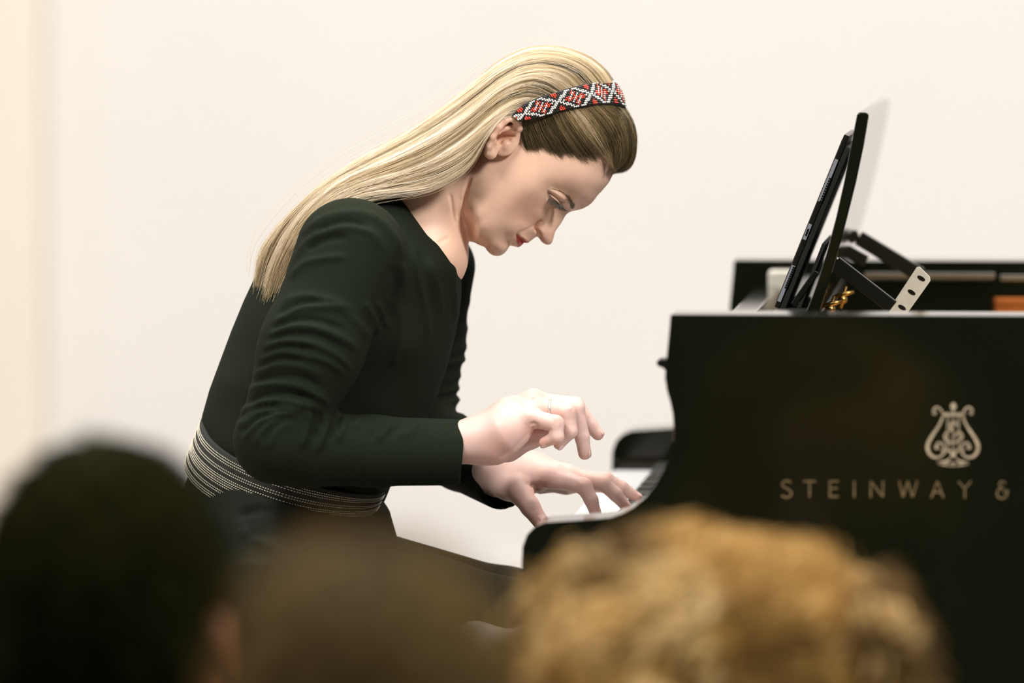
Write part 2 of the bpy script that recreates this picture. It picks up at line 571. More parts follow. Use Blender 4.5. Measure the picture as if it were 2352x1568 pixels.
# legs and pedal lyre (below the frame)
for x, y in ((XF + 0.22, YN + 0.14), (XF + 0.22, YF - 0.14), (X_RIM + 1.15, 0.55)):
    MB().lathe([(0.03, 0), (0.035, 0.06), (0.03, 0.08), (0.045, 0.16), (0.06, 0.45), (0.075, 0.52), (0.07, ZB)], (x, y, 0), 16).build('leg', M_black, piano)
ly = MB()
for s_ in (-1, 1):
    ly.tube([(XF + 0.30, 0.16 + s_*0.10, ZB), (XF + 0.30, 0.16 + s_*0.07, 0.35), (XF + 0.30, 0.16 + s_*0.09, 0.10)], 0.018, 10)
ly.box((XF + 0.22, 0.02, 0.06), (XF + 0.38, 0.30, 0.12), bev=0.01)
ly.build('pedal_lyre', M_black, piano)
for k in (-1, 0, 1):
    MB().box((XF + 0.12, 0.16 + k*0.07 - 0.014, 0.055), (XF + 0.24, 0.16 + k*0.07 + 0.014, 0.067), bev=0.003).build('pedal', M_brass, piano)

# --- gold lettering and lyre emblem, inlaid on the treble side
YL = YN - 0.0003
def ribbon(mb, pts, wd):
    """flat raised stroke through pixel points on the side panel; wd in pixels (scalar or list)"""
    P = np.array(pts, float)
    wd = np.full(len(P), wd, float) if not hasattr(wd, '__len__') else np.array(wd, float)
    T = np.gradient(P, axis=0); T /= np.linalg.norm(T, axis=1)[:, None] + 1e-9
    N = np.stack([-T[:, 1], T[:, 0]], 1)
    L, Rr = P + N * wd[:, None] / 2, P - N * wd[:, None] / 2
    nn = len(P)
    V = [atY(*q, YL) for q in L] + [atY(*q, YL) for q in Rr]
    V += [v + np.array([0, 0.0005, 0]) for v in V]
    F = []
    for i in range(nn - 1):
        a, b, c, d = i, i + 1, nn + i + 1, nn + i
        F += [[a, b, c, d], [d + 2*nn, c + 2*nn, b + 2*nn, a + 2*nn], [b, a, a + 2*nn, b + 2*nn], [d, c, c + 2*nn, d + 2*nn]]
    F += [[0, nn, 3*nn, 2*nn], [nn - 1, 3*nn - 1, 4*nn - 1, 2*nn - 1]]
    mb.add(V, F)
def spl(pts, n=8):
    P = np.array(pts, float)
    if len(P) < 3: return P
    out = []
    E = np.vstack([2*P[0]-P[1], P, 2*P[-1]-P[-2]])
    for i in range(1, len(E) - 2):
        for t in np.linspace(0, 1, n, endpoint=False):
            a, b, c, d = E[i-1], E[i], E[i+1], E[i+2]
            out.append(0.5*((2*b)+(-a+c)*t+(2*a-5*b+4*c-d)*t*t+(-a+3*b-3*c+d)*t**3))
    out.append(P[-1])
    return np.array(out)
LW = 3.1
letters = {
 'S': [spl([(1817, 1108), (1808, 1103.5), (1798, 1108), (1798, 1116), (1808, 1122), (1817, 1129), (1816, 1138), (1806, 1142), (1795, 1138)])],
 'T': [[(1845, 1105), (1874, 1105)], [(1859.5, 1105), (1859.5, 1142)]],
 'E': [[(1906, 1103), (1906, 1142)], [(1906, 1105), (1926, 1105)], [(1906, 1121), (1924, 1121)], [(1906, 1140), (1926, 1140)]],
 'I': [[(1962, 1104), (1962, 1142)]],
 'N': [[(2000, 1142), (2000, 1104)], [(2000, 1105), (2028, 1141)], [(2028, 1142), (2028, 1104)]],
 'W': [[(2065, 1104), (2074, 1142)], [(2074, 1142), (2085, 1104)], [(2085, 1104), (2096, 1142)], [(2096, 1142), (2107, 1104)]],
 'A': [[(2139, 1143), (2153, 1104)], [(2153, 1104), (2167, 1143)], [(2145, 1130), (2161, 1130)]],
 'Y': [[(2201, 1105), (2216, 1122)], [(2230, 1105), (2216, 1122)], [(2216, 1121), (2216, 1144)]],
 '&': [spl([(2309, 1110), (2303, 1105), (2296, 1109), (2297, 1117), (2305, 1121), (2295, 1123), (2290, 1132), (2294, 1142), (2304, 1144), (2312, 1137), (2315, 1125)]),
       [(2305, 1131), (2315, 1125)]],
}
for ch, st in letters.items():
    mb = MB()
    for s in st: ribbon(mb, s, LW)
    tag(mb.build('letter', M_goldline, piano), 'gold capital %s' % ch if ch != '&' else 'gold ampersand')
em = MB()
cx = 2188.5
def E(x, y): return (1740 + x * 612 / 2352, 860 + y * 612 / 2352)
for s_ in (1, -1):
    def m_(pts): return [(cx + s_ * (E(x, y)[0] - cx), E(x, y)[1]) for x, y in pts]
    arm = m_([(1562, 345), (1550, 318), (1572, 290), (1606, 296), (1630, 335), (1630, 385), (1598, 455), (1545, 535), (1507, 605), (1502, 660),
              (1530, 712), (1580, 732), (1625, 715), (1650, 680), (1648, 640), (1622, 605), (1590, 604), (1570, 632)])
    P = spl(arm, 6)
    t = np.linspace(0, 1, len(P))
    ribbon(em, P, 3.6 + 4.6 * np.exp(-((t - 0.5) / 0.14) ** 2))
    for c, r in ((m_([(1560, 338)])[0], 4.6), (m_([(1582, 640)])[0], 5.2), (m_([(1640, 672)])[0], 4.4)):
        ribbon(em, [(c[0] - r, c[1]), (c[0] - r*0.6, c[1]), (c[0], c[1]), (c[0] + r*0.6, c[1]), (c[0] + r, c[1])], [r*0.7, r*1.7, 2*r, r*1.7, r*0.7])
    ribbon(em, m_([(1727, 745), (1670, 770), (1590, 782)]), [12, 9, 6])
    ribbon(em, m_([(1660, 675), (1727, 672)]), 4.5)
ribbon(em, [E(1625, 352), E(1830, 352)], 7)
for x in (1678, 1726, 1776):
    ribbon(em, [E(x, 335), E(x, 675)], 2.4)
ribbon(em, [E(1726, 310), E(1726, 345)], 3)
c = E(1728, 280); r = 7
ribbon(em, [(c[0], c[1] - r*1.15), (c[0], c[1] - r*0.6), (c[0], c[1]), (c[0], c[1] + r*0.6), (c[0], c[1] + r*1.15)], [5, 11.5, 14, 11.5, 5])
ribbon(em, [E(1727, 672), E(1727, 740), E(1727, 800)], [11, 12, 30])
ribbon(em, [E(1592, 784), E(1660, 792), E(1727, 800), E(1795, 792), E(1862, 784)], [5, 7, 5, 7, 5])
ribbon(em, spl([E(1755, 450), E(1742, 420), E(1712, 425), E(1700, 460), E(1722, 490), E(1680, 500), E(1650, 545), E(1672, 590), E(1726, 598),
                E(1785, 580), E(1808, 545), E(1785, 508), E(1765, 510)]), 4.2)
ribbon(em, spl([E(1765, 510), E(1740, 535), E(1722, 530)]), 3.5)
tag(em.build('lyre_emblem', M_gold, piano), 'gold lyre emblem with an ampersand between its strings')

# ------------------------------------------------------------------ tablet on the music desk
YT0, YT1 = -0.06, 0.225
tab_px = [(1944, 316), (1948, 311), (1953, 313), (1954, 320), (1935, 388), (1912, 470), (1885, 540), (1850, 620), (1815, 700), (1809, 712), (1796, 713), (1783, 706), (1784, 700)]
tab = empty('tablet', atY(1795, 712, (YT0 + YT1) / 2))
tag(tab, 'dark tablet computer in a folding case leaning on the music desk', 'tablet')
a0, a1 = atY(1949, 312, YT0), atY(1788, 708, YT0)
M_tab = mat('graphite_tablet_edge', (0.020, 0.019, 0.013), 0.3, metal=0.3, noise=0.1, scale=40)
M_case = mat('dark_case_cover', (0.012, 0.012, 0.009), 0.6, noise=0.15, scale=60)
M_port = mat('pale_speaker_grille', (0.33, 0.34, 0.39), 0.5, noise=0.05, scale=90)
M_scr = mat('dark_glass_screen', (0.01, 0.012, 0.012), 0.05, noise=0.05, scale=5)
d = (a1 - a0); L = np.linalg.norm(d); d /= L
nrm = np.array([-d[2], 0, d[0]]) * -1.0
if nrm[0] > 0: nrm = -nrm                                     # towards the pianist
def slab(name, s0, s1, t0, t1, y0, y1, m, par, bev=0.0008):
    poly = [a0 + d*s0 + nrm*t0, a0 + d*s1 + nrm*t0, a0 + d*s1 + nrm*t1, a0 + d*s0 + nrm*t1]
    poly = [np.array([p[0], y0, p[2]]) for p in poly]
    return MB().prism(poly, (0, y0, 0), (0, y1, 0)).build(name, m, par, bevel=bev)
slab('body', 0.0, L, -0.001, 0.0052, YT0, YT1, M_tab, tab, 0.0012)
slab('screen', 0.006, L - 0.006, 0.0052, 0.0056, YT0 + 0.006, YT1 - 0.006, M_scr, tab, 0.0)
slab('case_back', 0.012, L + 0.001, -0.0075, -0.001, YT0 + 0.001, YT1, M_case, tab, 0.001)
# hinged stand flap of the case
f0, f1 = atY(1893, 560, YT0 + 0.02), atY(1836, 706, YT0 + 0.02)
MB().obox((f0 + np.array([0, (YT1 - YT0)/2 - 0.02, 0])), (f1 + np.array([0, (YT1 - YT0)/2 - 0.02, 0])), YT1 - YT0 - 0.01, 0.004, (0, 1, 0)).build('stand_flap', M_case, tab)
for s0, s1, nm in ((0.140, 0.385, 'speaker_grille'), (0.515, 0.605, 'port_frame'), (0.755, 0.965, 'speaker_grille')):
    g = slab(nm, s0*L, s1*L, 0.0004, 0.0044, YT0 - 0.0006, YT0 + 0.0006, M_port, tab, 0.0)
    if nm == 'speaker_grille':
        h0, h1 = (0.45, 0.98) if s0 < 0.5 else (0.05, 0.60)
        for k in range(10):
            c = s0*L + (s1 - s0)*L*(h0 + (h1 - h0)*k/9)
            slab('speaker_hole', c - 0.0011, c + 0.0011, -0.0002, 0.0024, YT0 - 0.0010, YT0 + 0.0006, M_blackin, g, 0.0)
    else:
        slab('charging_port', (s0 + 0.028)*L, (s1 - 0.022)*L, 0.0014, 0.0034, YT0 - 0.0010, YT0 + 0.0004, M_blackin, g, 0.0)

# ------------------------------------------------------------------ implicit surfaces (pianist frame, metres)

def smin(a, b, k):
    if k <= 0: return np.minimum(a, b)
    h = np.clip(0.5 + 0.5 * (b - a) / k, 0, 1)
    return b + (a - b) * h - k * h * (1 - h)


def smax(a, b, k):
    return -smin(-a, -b, k)


def cone(P, a, b, ra, rb):
    """capsule with linearly changing radius"""
    a, b = np.asarray(a, np.float32), np.asarray(b, np.float32)
    ab = b - a
    t = np.clip(((P - a) @ ab) / (ab @ ab), 0, 1)
    d = P - a - t[:, None] * ab
    return np.sqrt((d * d).sum(1)) - (ra + (rb - ra) * t)


def chain(P, pts, rad, k=0.004):
    r = None
    for i in range(len(pts) - 1):
        c = cone(P, pts[i], pts[i+1], rad[i], rad[i+1])
        r = c if r is None else smin(r, c, k)
    return r


def ellipsoid(P, c, r, R=None):
    d = P - np.asarray(c, np.float32)
    if R is not None: d = d @ np.asarray(R, np.float32).T
    r = np.asarray(r, np.float32)
    k0 = np.sqrt(((d / r) ** 2).sum(1))
    k1 = np.sqrt(((d / (r * r)) ** 2).sum(1)) + 1e-9
    return k0 * (k0 - 1.0) / k1


class Lateral:
    """A left-right symmetric body given by its outline (pixels) and half-widths (metres) at inner pixels."""
    def __init__(s, outline, inner, pad=60, step=2.0, w0=0.0, outR=0.02, yaw=0.0, pivot=None, smooth=0.0):
        O = np.array(outline, float)
        # densify
        seg = np.roll(O, -1, 0) - O
        L = np.linalg.norm(seg, axis=1)
        pts = []
        for i in range(len(O)):
            n = max(1, int(round(L[i] / 14)))
            for k in range(n): pts.append(O[i] + seg[i] * k / n)
        B = np.array(pts)
        T = np.roll(B, -1, 0) - np.roll(B, 1, 0)
        T /= np.linalg.norm(T, axis=1)[:, None] + 1e-9
        N = np.stack([T[:, 1], -T[:, 0]], 1)
        area2 = (B[:, 0] * np.roll(B[:, 1], -1) - B[:, 1] * np.roll(B[:, 0], -1)).sum()
        if area2 < 0: N = -N
        # outward normals N (image y is down: positive area = clockwise on screen)
        I = np.array(inner, float)
        X = np.vstack([B, B + N * 22, I[:, :2]])
        G = np.concatenate([np.zeros(len(B)), np.full(len(B), -2 * outR * 22 / 2000), (I[:, 2]) ** 2])
        mu = X.mean(0); sc = 200.0
        Xn = (X - mu) / sc
        def ker(A, Bq):
            r2 = ((A[:, None, :] - Bq[None]) ** 2).sum(-1)
            return 0.5 * r2 * np.log(r2 + 1e-12)
        n = len(Xn)
        K = ker(Xn, Xn) + np.eye(n) * smooth
        Pm = np.concatenate([np.ones((n, 1)), Xn], 1)
        A = np.block([[K, Pm], [Pm.T, np.zeros((3, 3))]])
        sol = np.linalg.solve(A, np.concatenate([G, np.zeros(3)]))
        s.lo = O.min(0) - pad; hi = O.max(0) + pad
        s.st = step
        gx = np.arange(s.lo[0], hi[0], step); gy = np.arange(s.lo[1], hi[1], step)
        GX, GY = np.meshgrid(gx, gy, indexing='ij')
        E_ = (np.stack([GX.ravel(), GY.ravel()], 1) - mu) / sc
        out = np.empty(len(E_))
        for i in range(0, len(E_), 20000):
            e = E_[i:i+20000]
            out[i:i+20000] = ker(e, Xn) @ sol[:n] + sol[n] + e @ sol[n+1:]
        g = out.reshape(GX.shape)
        # force the outside to be outside
        ins = s.inside(np.stack([GX.ravel(), GY.ravel()], 1), O).reshape(GX.shape)
        g = np.where(ins, np.maximum(g, 1e-7), np.minimum(g, -1e-7))
        # soften the forced seam a little
        s.g = g.astype(np.float32)
        k = step / 2000.0
        gx_, gy_ = np.gradient(g, k)
        s.gn = (gx_ ** 2 + gy_ ** 2).astype(np.float32)
        s.w0 = w0; s.yaw = yaw; s.pivot = pivot

    @staticmethod
    def inside(P, O):
        r = np.zeros(len(P), bool)
        x, y = P[:, 0], P[:, 1]
        j = len(O) - 1
        for i in range(len(O)):
            xi, yi = O[i]; xj, yj = O[j]
            if yi != yj:
                c = ((yi > y) != (yj > y)) & (x < (xj - xi) * (y - yi) / (yj - yi) + xi)
                r ^= c
            j = i
        return r

    def local(s, P):
        """undo the yaw about a vertical axis through pivot (x metres)"""
        x, y, z = P[:, 0], P[:, 1] - s.w0, P[:, 2]
        if s.yaw:
            c, n = math.cos(s.yaw), math.sin(s.yaw)
            dx = x - s.pivot
            x = s.pivot + c * dx - n * y
            y = n * dx + c * y
        return x, y, z

    def look(s, arr, px, py):
        u = np.clip((px - s.lo[0]) / s.st, 0, arr.shape[0] - 1.001); v = np.clip((py - s.lo[1]) / s.st, 0, arr.shape[1] - 1.001)
        i, j = u.astype(int), v.astype(int); a, b = u - i, v - j
        return (arr[i, j]*(1-a)*(1-b) + arr[i+1, j]*a*(1-b) + arr[i, j+1]*(1-a)*b + arr[i+1, j+1]*a*b)

    def __call__(s, P):
        x, y, z = s.local(P)
        px, py = 1176 + x * 2000, 784 - z * 2000
        g = s.look(s.g, px, py); gn = s.look(s.gn, px, py)
        # distance outside the padded window
        ox = np.maximum(np.maximum(s.lo[0] - px, px - (s.lo[0] + s.st * (s.g.shape[0]-1))), 0)
        oy = np.maximum(np.maximum(s.lo[1] - py, py - (s.lo[1] + s.st * (s.g.shape[1]-1))), 0)
        f = (y * y - g) / np.sqrt(4 * y * y + gn + 1e-6)
        f = np.where((g > 0) & (f < 0), np.maximum(f, -np.sqrt(np.abs(g))), f)
        return (f + np.hypot(ox, oy) / 2000).astype(np.float32)

    def H(s, px, py):
        return math.sqrt(max(float(s.look(s.g, np.array([px], float), np.array([py], float))[0]), 0))


def surf(f, lo, hi, h, B=8, margin=1.6):
    """surface nets on a sparse grid; returns verts, quads"""
    lo = np.asarray(lo, float)
    nb = np.ceil((np.asarray(hi, float) - lo) / (h * B)).astype(int)
    n = nb * B + 1
    cx = [lo[a] + (np.arange(nb[a]) + 0.5) * h * B for a in range(3)]
    C = np.stack(np.meshgrid(*cx, indexing='ij'), -1).reshape(-1, 3).astype(np.float32)
    fc = f(C).reshape(nb)
    act = np.abs(fc) < h * B * 0.87 * margin
    V = np.repeat(np.repeat(np.repeat(np.where(fc < 0, -1.0, 1.0).astype(np.float32), B, 0), B, 1), B, 2)
    V = np.pad(V, ((0, 1),) * 3, mode='edge')
    am = np.repeat(np.repeat(np.repeat(act, B, 0), B, 1), B, 2)
    am = np.pad(am, ((0, 1),) * 3, mode='constant')
    for ax in range(3):
        sl = [slice(None)] * 3; sr = [slice(None)] * 3
        sl[ax] = slice(1, None); sr[ax] = slice(None, -1)
        t = am.copy(); t[tuple(sl)] |= am[tuple(sr)]; am = t
    ii = np.argwhere(am)
    for i in range(0, len(ii), 400000):
        q = ii[i:i+400000]
        V[q[:, 0], q[:, 1], q[:, 2]] = f((lo + q * h).astype(np.float32))
    for ax in range(3):                      # close the surface at the edge of the box
        for e_ in (0, -1):
            sl = [slice(None)] * 3; sl[ax] = e_
            V[tuple(sl)] = np.maximum(V[tuple(sl)], h * .5)
    S = V < 0
    cnt = np.zeros(tuple(n - 1), np.int8)
    for dx in (0, 1):
        for dy in (0, 1):
            for dz in (0, 1):
                cnt += S[dx:n[0]-1+dx, dy:n[1]-1+dy, dz:n[2]-1+dz]
    cells = np.argwhere((cnt > 0) & (cnt < 8))
    cor = np.array([(a, b, c) for a in (0, 1) for b in (0, 1) for c in (0, 1)])
    val = np.stack([V[cells[:, 0]+a, cells[:, 1]+b, cells[:, 2]+c] for a, b, c in cor], 1)
    acc = np.zeros((len(cells), 3)); num = np.zeros(len(cells))
    for i in range(8):
        for j in range(i+1, 8):
            if np.abs(cor[i] - cor[j]).sum() == 1:
                a, b = val[:, i], val[:, j]
                m = (a < 0) != (b < 0)
                t = np.where(m, a / np.where(m, a - b, 1), 0)
                acc += np.where(m[:, None], cor[i] + t[:, None] * (cor[j] - cor[i]), 0); num += m
    verts = lo + (cells + acc / num[:, None]) * h
    idx = np.full(tuple(n - 1), -1, np.int32)
    idx[cells[:, 0], cells[:, 1], cells[:, 2]] = np.arange(len(cells))
    faces = []
    for ax in range(3):
        sl = [slice(None)] * 3; sr = [slice(None)] * 3
        sl[ax] = slice(None, -1); sr[ax] = slice(1, None)
        a, b = S[tuple(sl)], S[tuple(sr)]
        e = np.argwhere(a != b)
        o1, o2 = (ax + 1) % 3, (ax + 2) % 3
        ok = (e[:, o1] > 0) & (e[:, o2] > 0) & (e[:, o1] < n[o1]-1) & (e[:, o2] < n[o2]-1)
        e = e[ok]
        inside_first = S[e[:, 0], e[:, 1], e[:, 2]]
        def cell(d1, d2):
            c = e.copy(); c[:, o1] -= d1; c[:, o2] -= d2
            return idx[c[:, 0], c[:, 1], c[:, 2]]
        q = np.stack([cell(1, 1), cell(0, 1), cell(0, 0), cell(1, 0)], 1)
        q[~inside_first] = q[~inside_first][:, ::-1]
        faces.append(q)
    F = np.concatenate(faces)
    F = F[(F >= 0).all(1)]
    return verts, F


def project(f, V, h, it=2):
    e = h * 0.5
    for _ in range(it):
        v = V.astype(np.float32)
        f0 = f(v)
        g = np.stack([f(v + np.float32([e if k == a else 0 for k in range(3)])) - f(v - np.float32([e if k == a else 0 for k in range(3)])) for a in range(3)], 1) / (2*e)
        gl = (g * g).sum(1) + 1e-6
        st = np.clip(f0 / np.sqrt(gl), -h, h) / np.sqrt(gl)
        V = V - g * st[:, None] * 0.8
    return V


def relax(V, F, it=1, lam=0.5):
    n = len(V)
    a = F.ravel(); b = np.roll(F, -1, 1).ravel()
    for _ in range(it):
        S = np.zeros_like(V); c = np.bincount(a, minlength=n) + np.bincount(b, minlength=n)
        for k in range(3):
            S[:, k] = np.bincount(a, V[b, k], n) + np.bincount(b, V[a, k], n)
        V = V + lam * (S / np.maximum(c, 1)[:, None] - V)
    return V


def normals(V, F):
    a = V[F[:, 2]] - V[F[:, 0]]; b = V[F[:, 3]] - V[F[:, 1]]
    fn = np.cross(a, b)
    N = np.zeros_like(V)
    for k in range(F.shape[1]):
        for c in range(3):
            N[:, c] += np.bincount(F[:, k], fn[:, c], len(V))
    return N / (np.linalg.norm(N, axis=1)[:, None] + 1e-12)


def pdist(P, poly):
    """distance of 2-d points to a polyline, and the parameter 0..1 along it"""
    poly = np.asarray(poly, float)
    best = np.full(len(P), 1e9); bt = np.zeros(len(P)); sd = np.zeros(len(P))
    L = np.concatenate([[0], np.cumsum(np.linalg.norm(np.diff(poly, axis=0), axis=1))])
    for i in range(len(poly) - 1):
        a, b = poly[i], poly[i+1]
        ab = b - a
        t = np.clip(((P - a) @ ab) / (ab @ ab + 1e-9), 0, 1)
        dv = P - a - t[:, None] * ab
        d = np.sqrt((dv ** 2).sum(1))
        m = d < best
        best[m] = d[m]; bt[m] = (L[i] + t[m] * (L[i+1] - L[i])) / L[-1]
        sd[m] = np.sign(ab[0] * dv[m, 1] - ab[1] * dv[m, 0])
    return best, bt, sd


def stroke(V, N, poly, amp, sig, facing=0.0, wmax=None, wmin=None, taper=0.15, px=None):
    """displace along the normal near a pixel polyline (camera side of the surface): a fold, a crease"""
    p = toPX(V) if px is None else px
    poly = spl(poly, 5)
    lo = poly.min(0) - 4*sig; hi = poly.max(0) + 4*sig
    m = ((p > lo) & (p < hi)).all(1) & (N[:, 1] < facing)
    if wmax is not None: m &= V[:, 1] < wmax
    if wmin is not None: m &= V[:, 1] > wmin
    ix = np.nonzero(m)[0]
    if not len(ix): return V
    d, t, sd = pdist(p[ix], poly)
    e = np.minimum(np.minimum(t, 1 - t) / max(taper, 1e-6), 1)
    V[ix] += N[ix] * (amp * np.exp(-(d / sig) ** 2) * e)[:, None]
    return V


def hair_curves(name, S, rad, shade, material, parent=None):
    """S: (n strands, k points, 3) world coordinates; true hair strands"""
    n, k, _ = S.shape
    hc = bpy.data.hair_curves.new(name)
    hc.add_curves([k] * n)
    c = S.reshape(-1, 3).mean(0)
    hc.attributes['position'].data.foreach_set('vector', (S.reshape(-1, 3) - c).astype(np.float32).ravel())
    r = hc.attributes.get('radius') or hc.attributes.new('radius', 'FLOAT', 'POINT')
    r.data.foreach_set('value', np.broadcast_to(rad, (n, k)).astype(np.float32).ravel())
    if shade.ndim == 1: shade = np.repeat(shade[:, None], k, 1)
    a = hc.attributes.new('shade', 'FLOAT', 'POINT')
    a.data.foreach_set('value', shade.astype(np.float32).ravel())
    hc.materials.append(material)
    o = bpy.data.objects.new(name, hc)
    COL.objects.link(o)
    o.location = [float(x) for x in c]
    set_parent(o, parent)
    return o


def hair_mat(name, stops, rough=0.35, spec=0.5):
    m, nt, b = new_mat(name)
    a = nt.nodes.new('ShaderNodeAttribute'); a.attribute_name = 'shade'
    r = nt.nodes.new('ShaderNodeValToRGB')
    while len(r.color_ramp.elements) < len(stops): r.color_ramp.elements.new(0.5)
    for e, (p, c) in zip(r.color_ramp.elements, stops):
        e.position = p; e.color = (*c, 1)
    nt.links.new(a.outputs['Fac'], r.inputs['Fac'])
    nt.links.new(r.outputs['Color'], b.inputs['Base Color'])
    b.inputs['Roughness'].default_value = rough
    b.inputs['Specular IOR Level'].default_value = spec
    return m

# ------------------------------------------------------------------ the pianist
pbase = W(690, 1784, 0.0)
pianist = empty('person', (pbase[0], pbase[1], 0.0))
tag(pianist, 'woman with long blond hair in dark green top bent over the piano keys', 'person')

SKIN = np.array([0.86, 0.555, 0.40])

# --- head outline (midline profile) and half-widths
face = [(1410, 398), (1400, 417), (1388, 432), (1374, 447), (1362, 463), (1350, 473), (1338, 479.5), (1325.5, 482.5), (1316, 484.5), (1306, 488.5),
        (1299.5, 494), (1295.7, 501), (1290, 511), (1282.7, 521), (1275, 533), (1272, 544), (1269.6, 554), (1266, 559.5), (1259.7, 562.3), (1252.8, 561),
        (1245, 556), (1240.6, 550), (1236.7, 545), (1232.5, 543.5), (1227.5, 546.5), (1221.4, 551), (1215, 556.5), (1210, 558.5), (1204.5, 557.3),
        (1201, 559.5), (1197, 564), (1190.8, 567.8), (1184, 566.5), (1176, 564.6), (1170, 565), (1167, 570), (1162.5, 577), (1154.8, 584),
        (1147, 587.7), (1139.5, 588.3), (1131.8, 586), (1124, 581), (1118, 574), (1114, 568), (1106, 564.5), (1098, 561.3), (1090.5, 556),
        (1081, 548), (1074.4, 535), (1069.5, 521.5), (1050, 500), (1030, 470), (1030, 430), (1050, 380), (1066, 330), (1078, 280), (1095, 232), (1122, 188), (1160, 155),
        (1212, 137), (1270, 137), (1322, 153), (1366, 181), (1401, 213), (1426, 252), (1439, 292), (1440, 332), (1429, 370)]
mm = 0.001
inner = [(1398, 395, 20), (1380, 385, 38), (1352, 375, 53), (1320, 365, 62), (1285, 345, 67), (1240, 320, 70), (1200, 320, 71), (1160, 320, 70),
         (1392, 415, 17), (1370, 425, 33), (1345, 420, 48), (1310, 405, 58), (1270, 390, 63), (1230, 380, 66), (1190, 380, 68), (1150, 380, 67), (1110, 380, 62), (1080, 400, 55),
         (1360, 450, 22), (1345, 458, 27), (1325, 455, 36), (1305, 440, 45), (1275, 425, 54), (1245, 415, 60), (1215, 415, 64), (1180, 415, 66), (1140, 415, 64),
         (1338, 471, 14), (1322, 473, 18), (1312, 470, 22), (1300, 462, 29), (1285, 448, 40), (1265, 436, 49), (1248, 432, 54),
         (1308, 482, 9.5), (1300, 483, 13), (1290, 480, 17), (1294, 494, 8), (1286, 492, 13), (1277, 488, 18), (1268, 482, 25),
         (1255, 470, 36), (1243, 455, 47), (1230, 450, 53), (1215, 445, 58),
         (1286, 505, 8.3), (1276, 503, 13.5), (1266, 500, 19), (1255, 492, 27), (1240, 482, 36), (1225, 472, 45), (1205, 460, 54), (1185, 450, 60),
         (1278, 517, 8.8), (1268, 514, 13.5), (1256, 510, 18), (1245, 503, 25), (1230, 497, 33),
         (1270, 532, 9), (1260, 527, 13.2), (1250, 522, 16.8), (1242, 517, 18.5), (1234, 513, 22), (1222, 506, 30), (1208, 498, 38), (1190, 485, 47),
         (1264, 547, 8.5), (1257, 545, 11.5), (1250, 540, 14.5), (1243, 534, 17), (1237, 528, 17.6), (1232, 523, 17.2), (1226, 521, 21), (1214, 516, 28), (1200, 508, 36),
         (1258, 556, 7), (1249, 551, 10.5), (1243, 545, 12.5), (1238, 538, 14), (1233, 533, 15), (1227, 531, 17.5), (1218, 528, 22), (1205, 524, 29), (1190, 518, 37), (1170, 505, 45),
         (1228, 541, 10), (1220, 543, 13), (1212, 541, 17.5), (1203, 537, 23), (1193, 535, 28.5),
         (1216, 550, 10), (1209, 552.5, 11.5), (1203, 549, 17), (1195, 545, 22), (1187, 541.5, 25.5), (1180, 538, 31),
         (1201, 556.5, 8), (1196, 553, 15), (1190, 548, 20), (1184, 543.5, 24),
         (1192, 563, 9), (1188, 557, 15.5), (1183, 552, 19.5), (1177, 546, 25.5), (1168, 538, 33),
         (1180, 561, 11), (1174, 557, 16.5), (1166, 550, 24), (1158, 541, 31.5), (1150, 528, 40), (1150, 505, 48),
         (1166, 567, 11), (1160, 573, 13), (1157, 563, 19.5), (1148, 577, 16.5), (1146, 565, 24), (1138, 578, 17), (1132, 565, 26), (1140, 550, 31),
         (1120, 565, 24), (1122, 550, 34), (1128, 530, 43), (1108, 553, 31), (1105, 538, 41), (1092, 545, 34), (1088, 525, 42), (1080, 500, 48), (1105, 505, 52), (1125, 490, 54),
         (1165, 475, 55), (1145, 455, 60), (1115, 460, 59), (1090, 460, 55), (1070, 480, 47), (1075, 440, 53),
         (1415, 340, 33), (1395, 330, 46), (1365, 310, 60), (1325, 300, 68), (1280, 280, 72), (1230, 270, 74), (1180, 265, 73), (1140, 270, 69), (1110, 290, 58),
         (1420, 290, 30), (1395, 260, 42), (1360, 240, 55), (1310, 220, 64), (1260, 205, 66), (1210, 200, 66), (1165, 210, 62), (1130, 235, 52), (1340, 190, 42), (1270, 165, 44), (1215, 165, 44)]
inner = [(x, y, h * mm) for x, y, h in inner]
HYAW = math.radians(-4.0)
piv = (1220 - 1176) / 2000
HEAD = Lateral(face, inner, pad=50, step=1.0, w0=0.0, outR=0.012, yaw=HYAW, pivot=piv, smooth=2e-6)


def head_unyaw_pts(pts, w):
    return [Q(x, y, w) for x, y in pts]


def headP(px, py, y):
    """a point given in the un-turned head (profile pixel, lateral metres) -> pianist frame"""
    x, z = (px - 1176) / 2000, (784 - py) / 2000
    c, n = math.cos(HYAW), math.sin(HYAW)
    dx = x - piv
    return np.array([piv + c*dx + n*y, -n*dx + c*y, z])


eye_c = headP(1264, 447, -0.0315)
eye_c2 = headP(1264, 447, 0.0315)

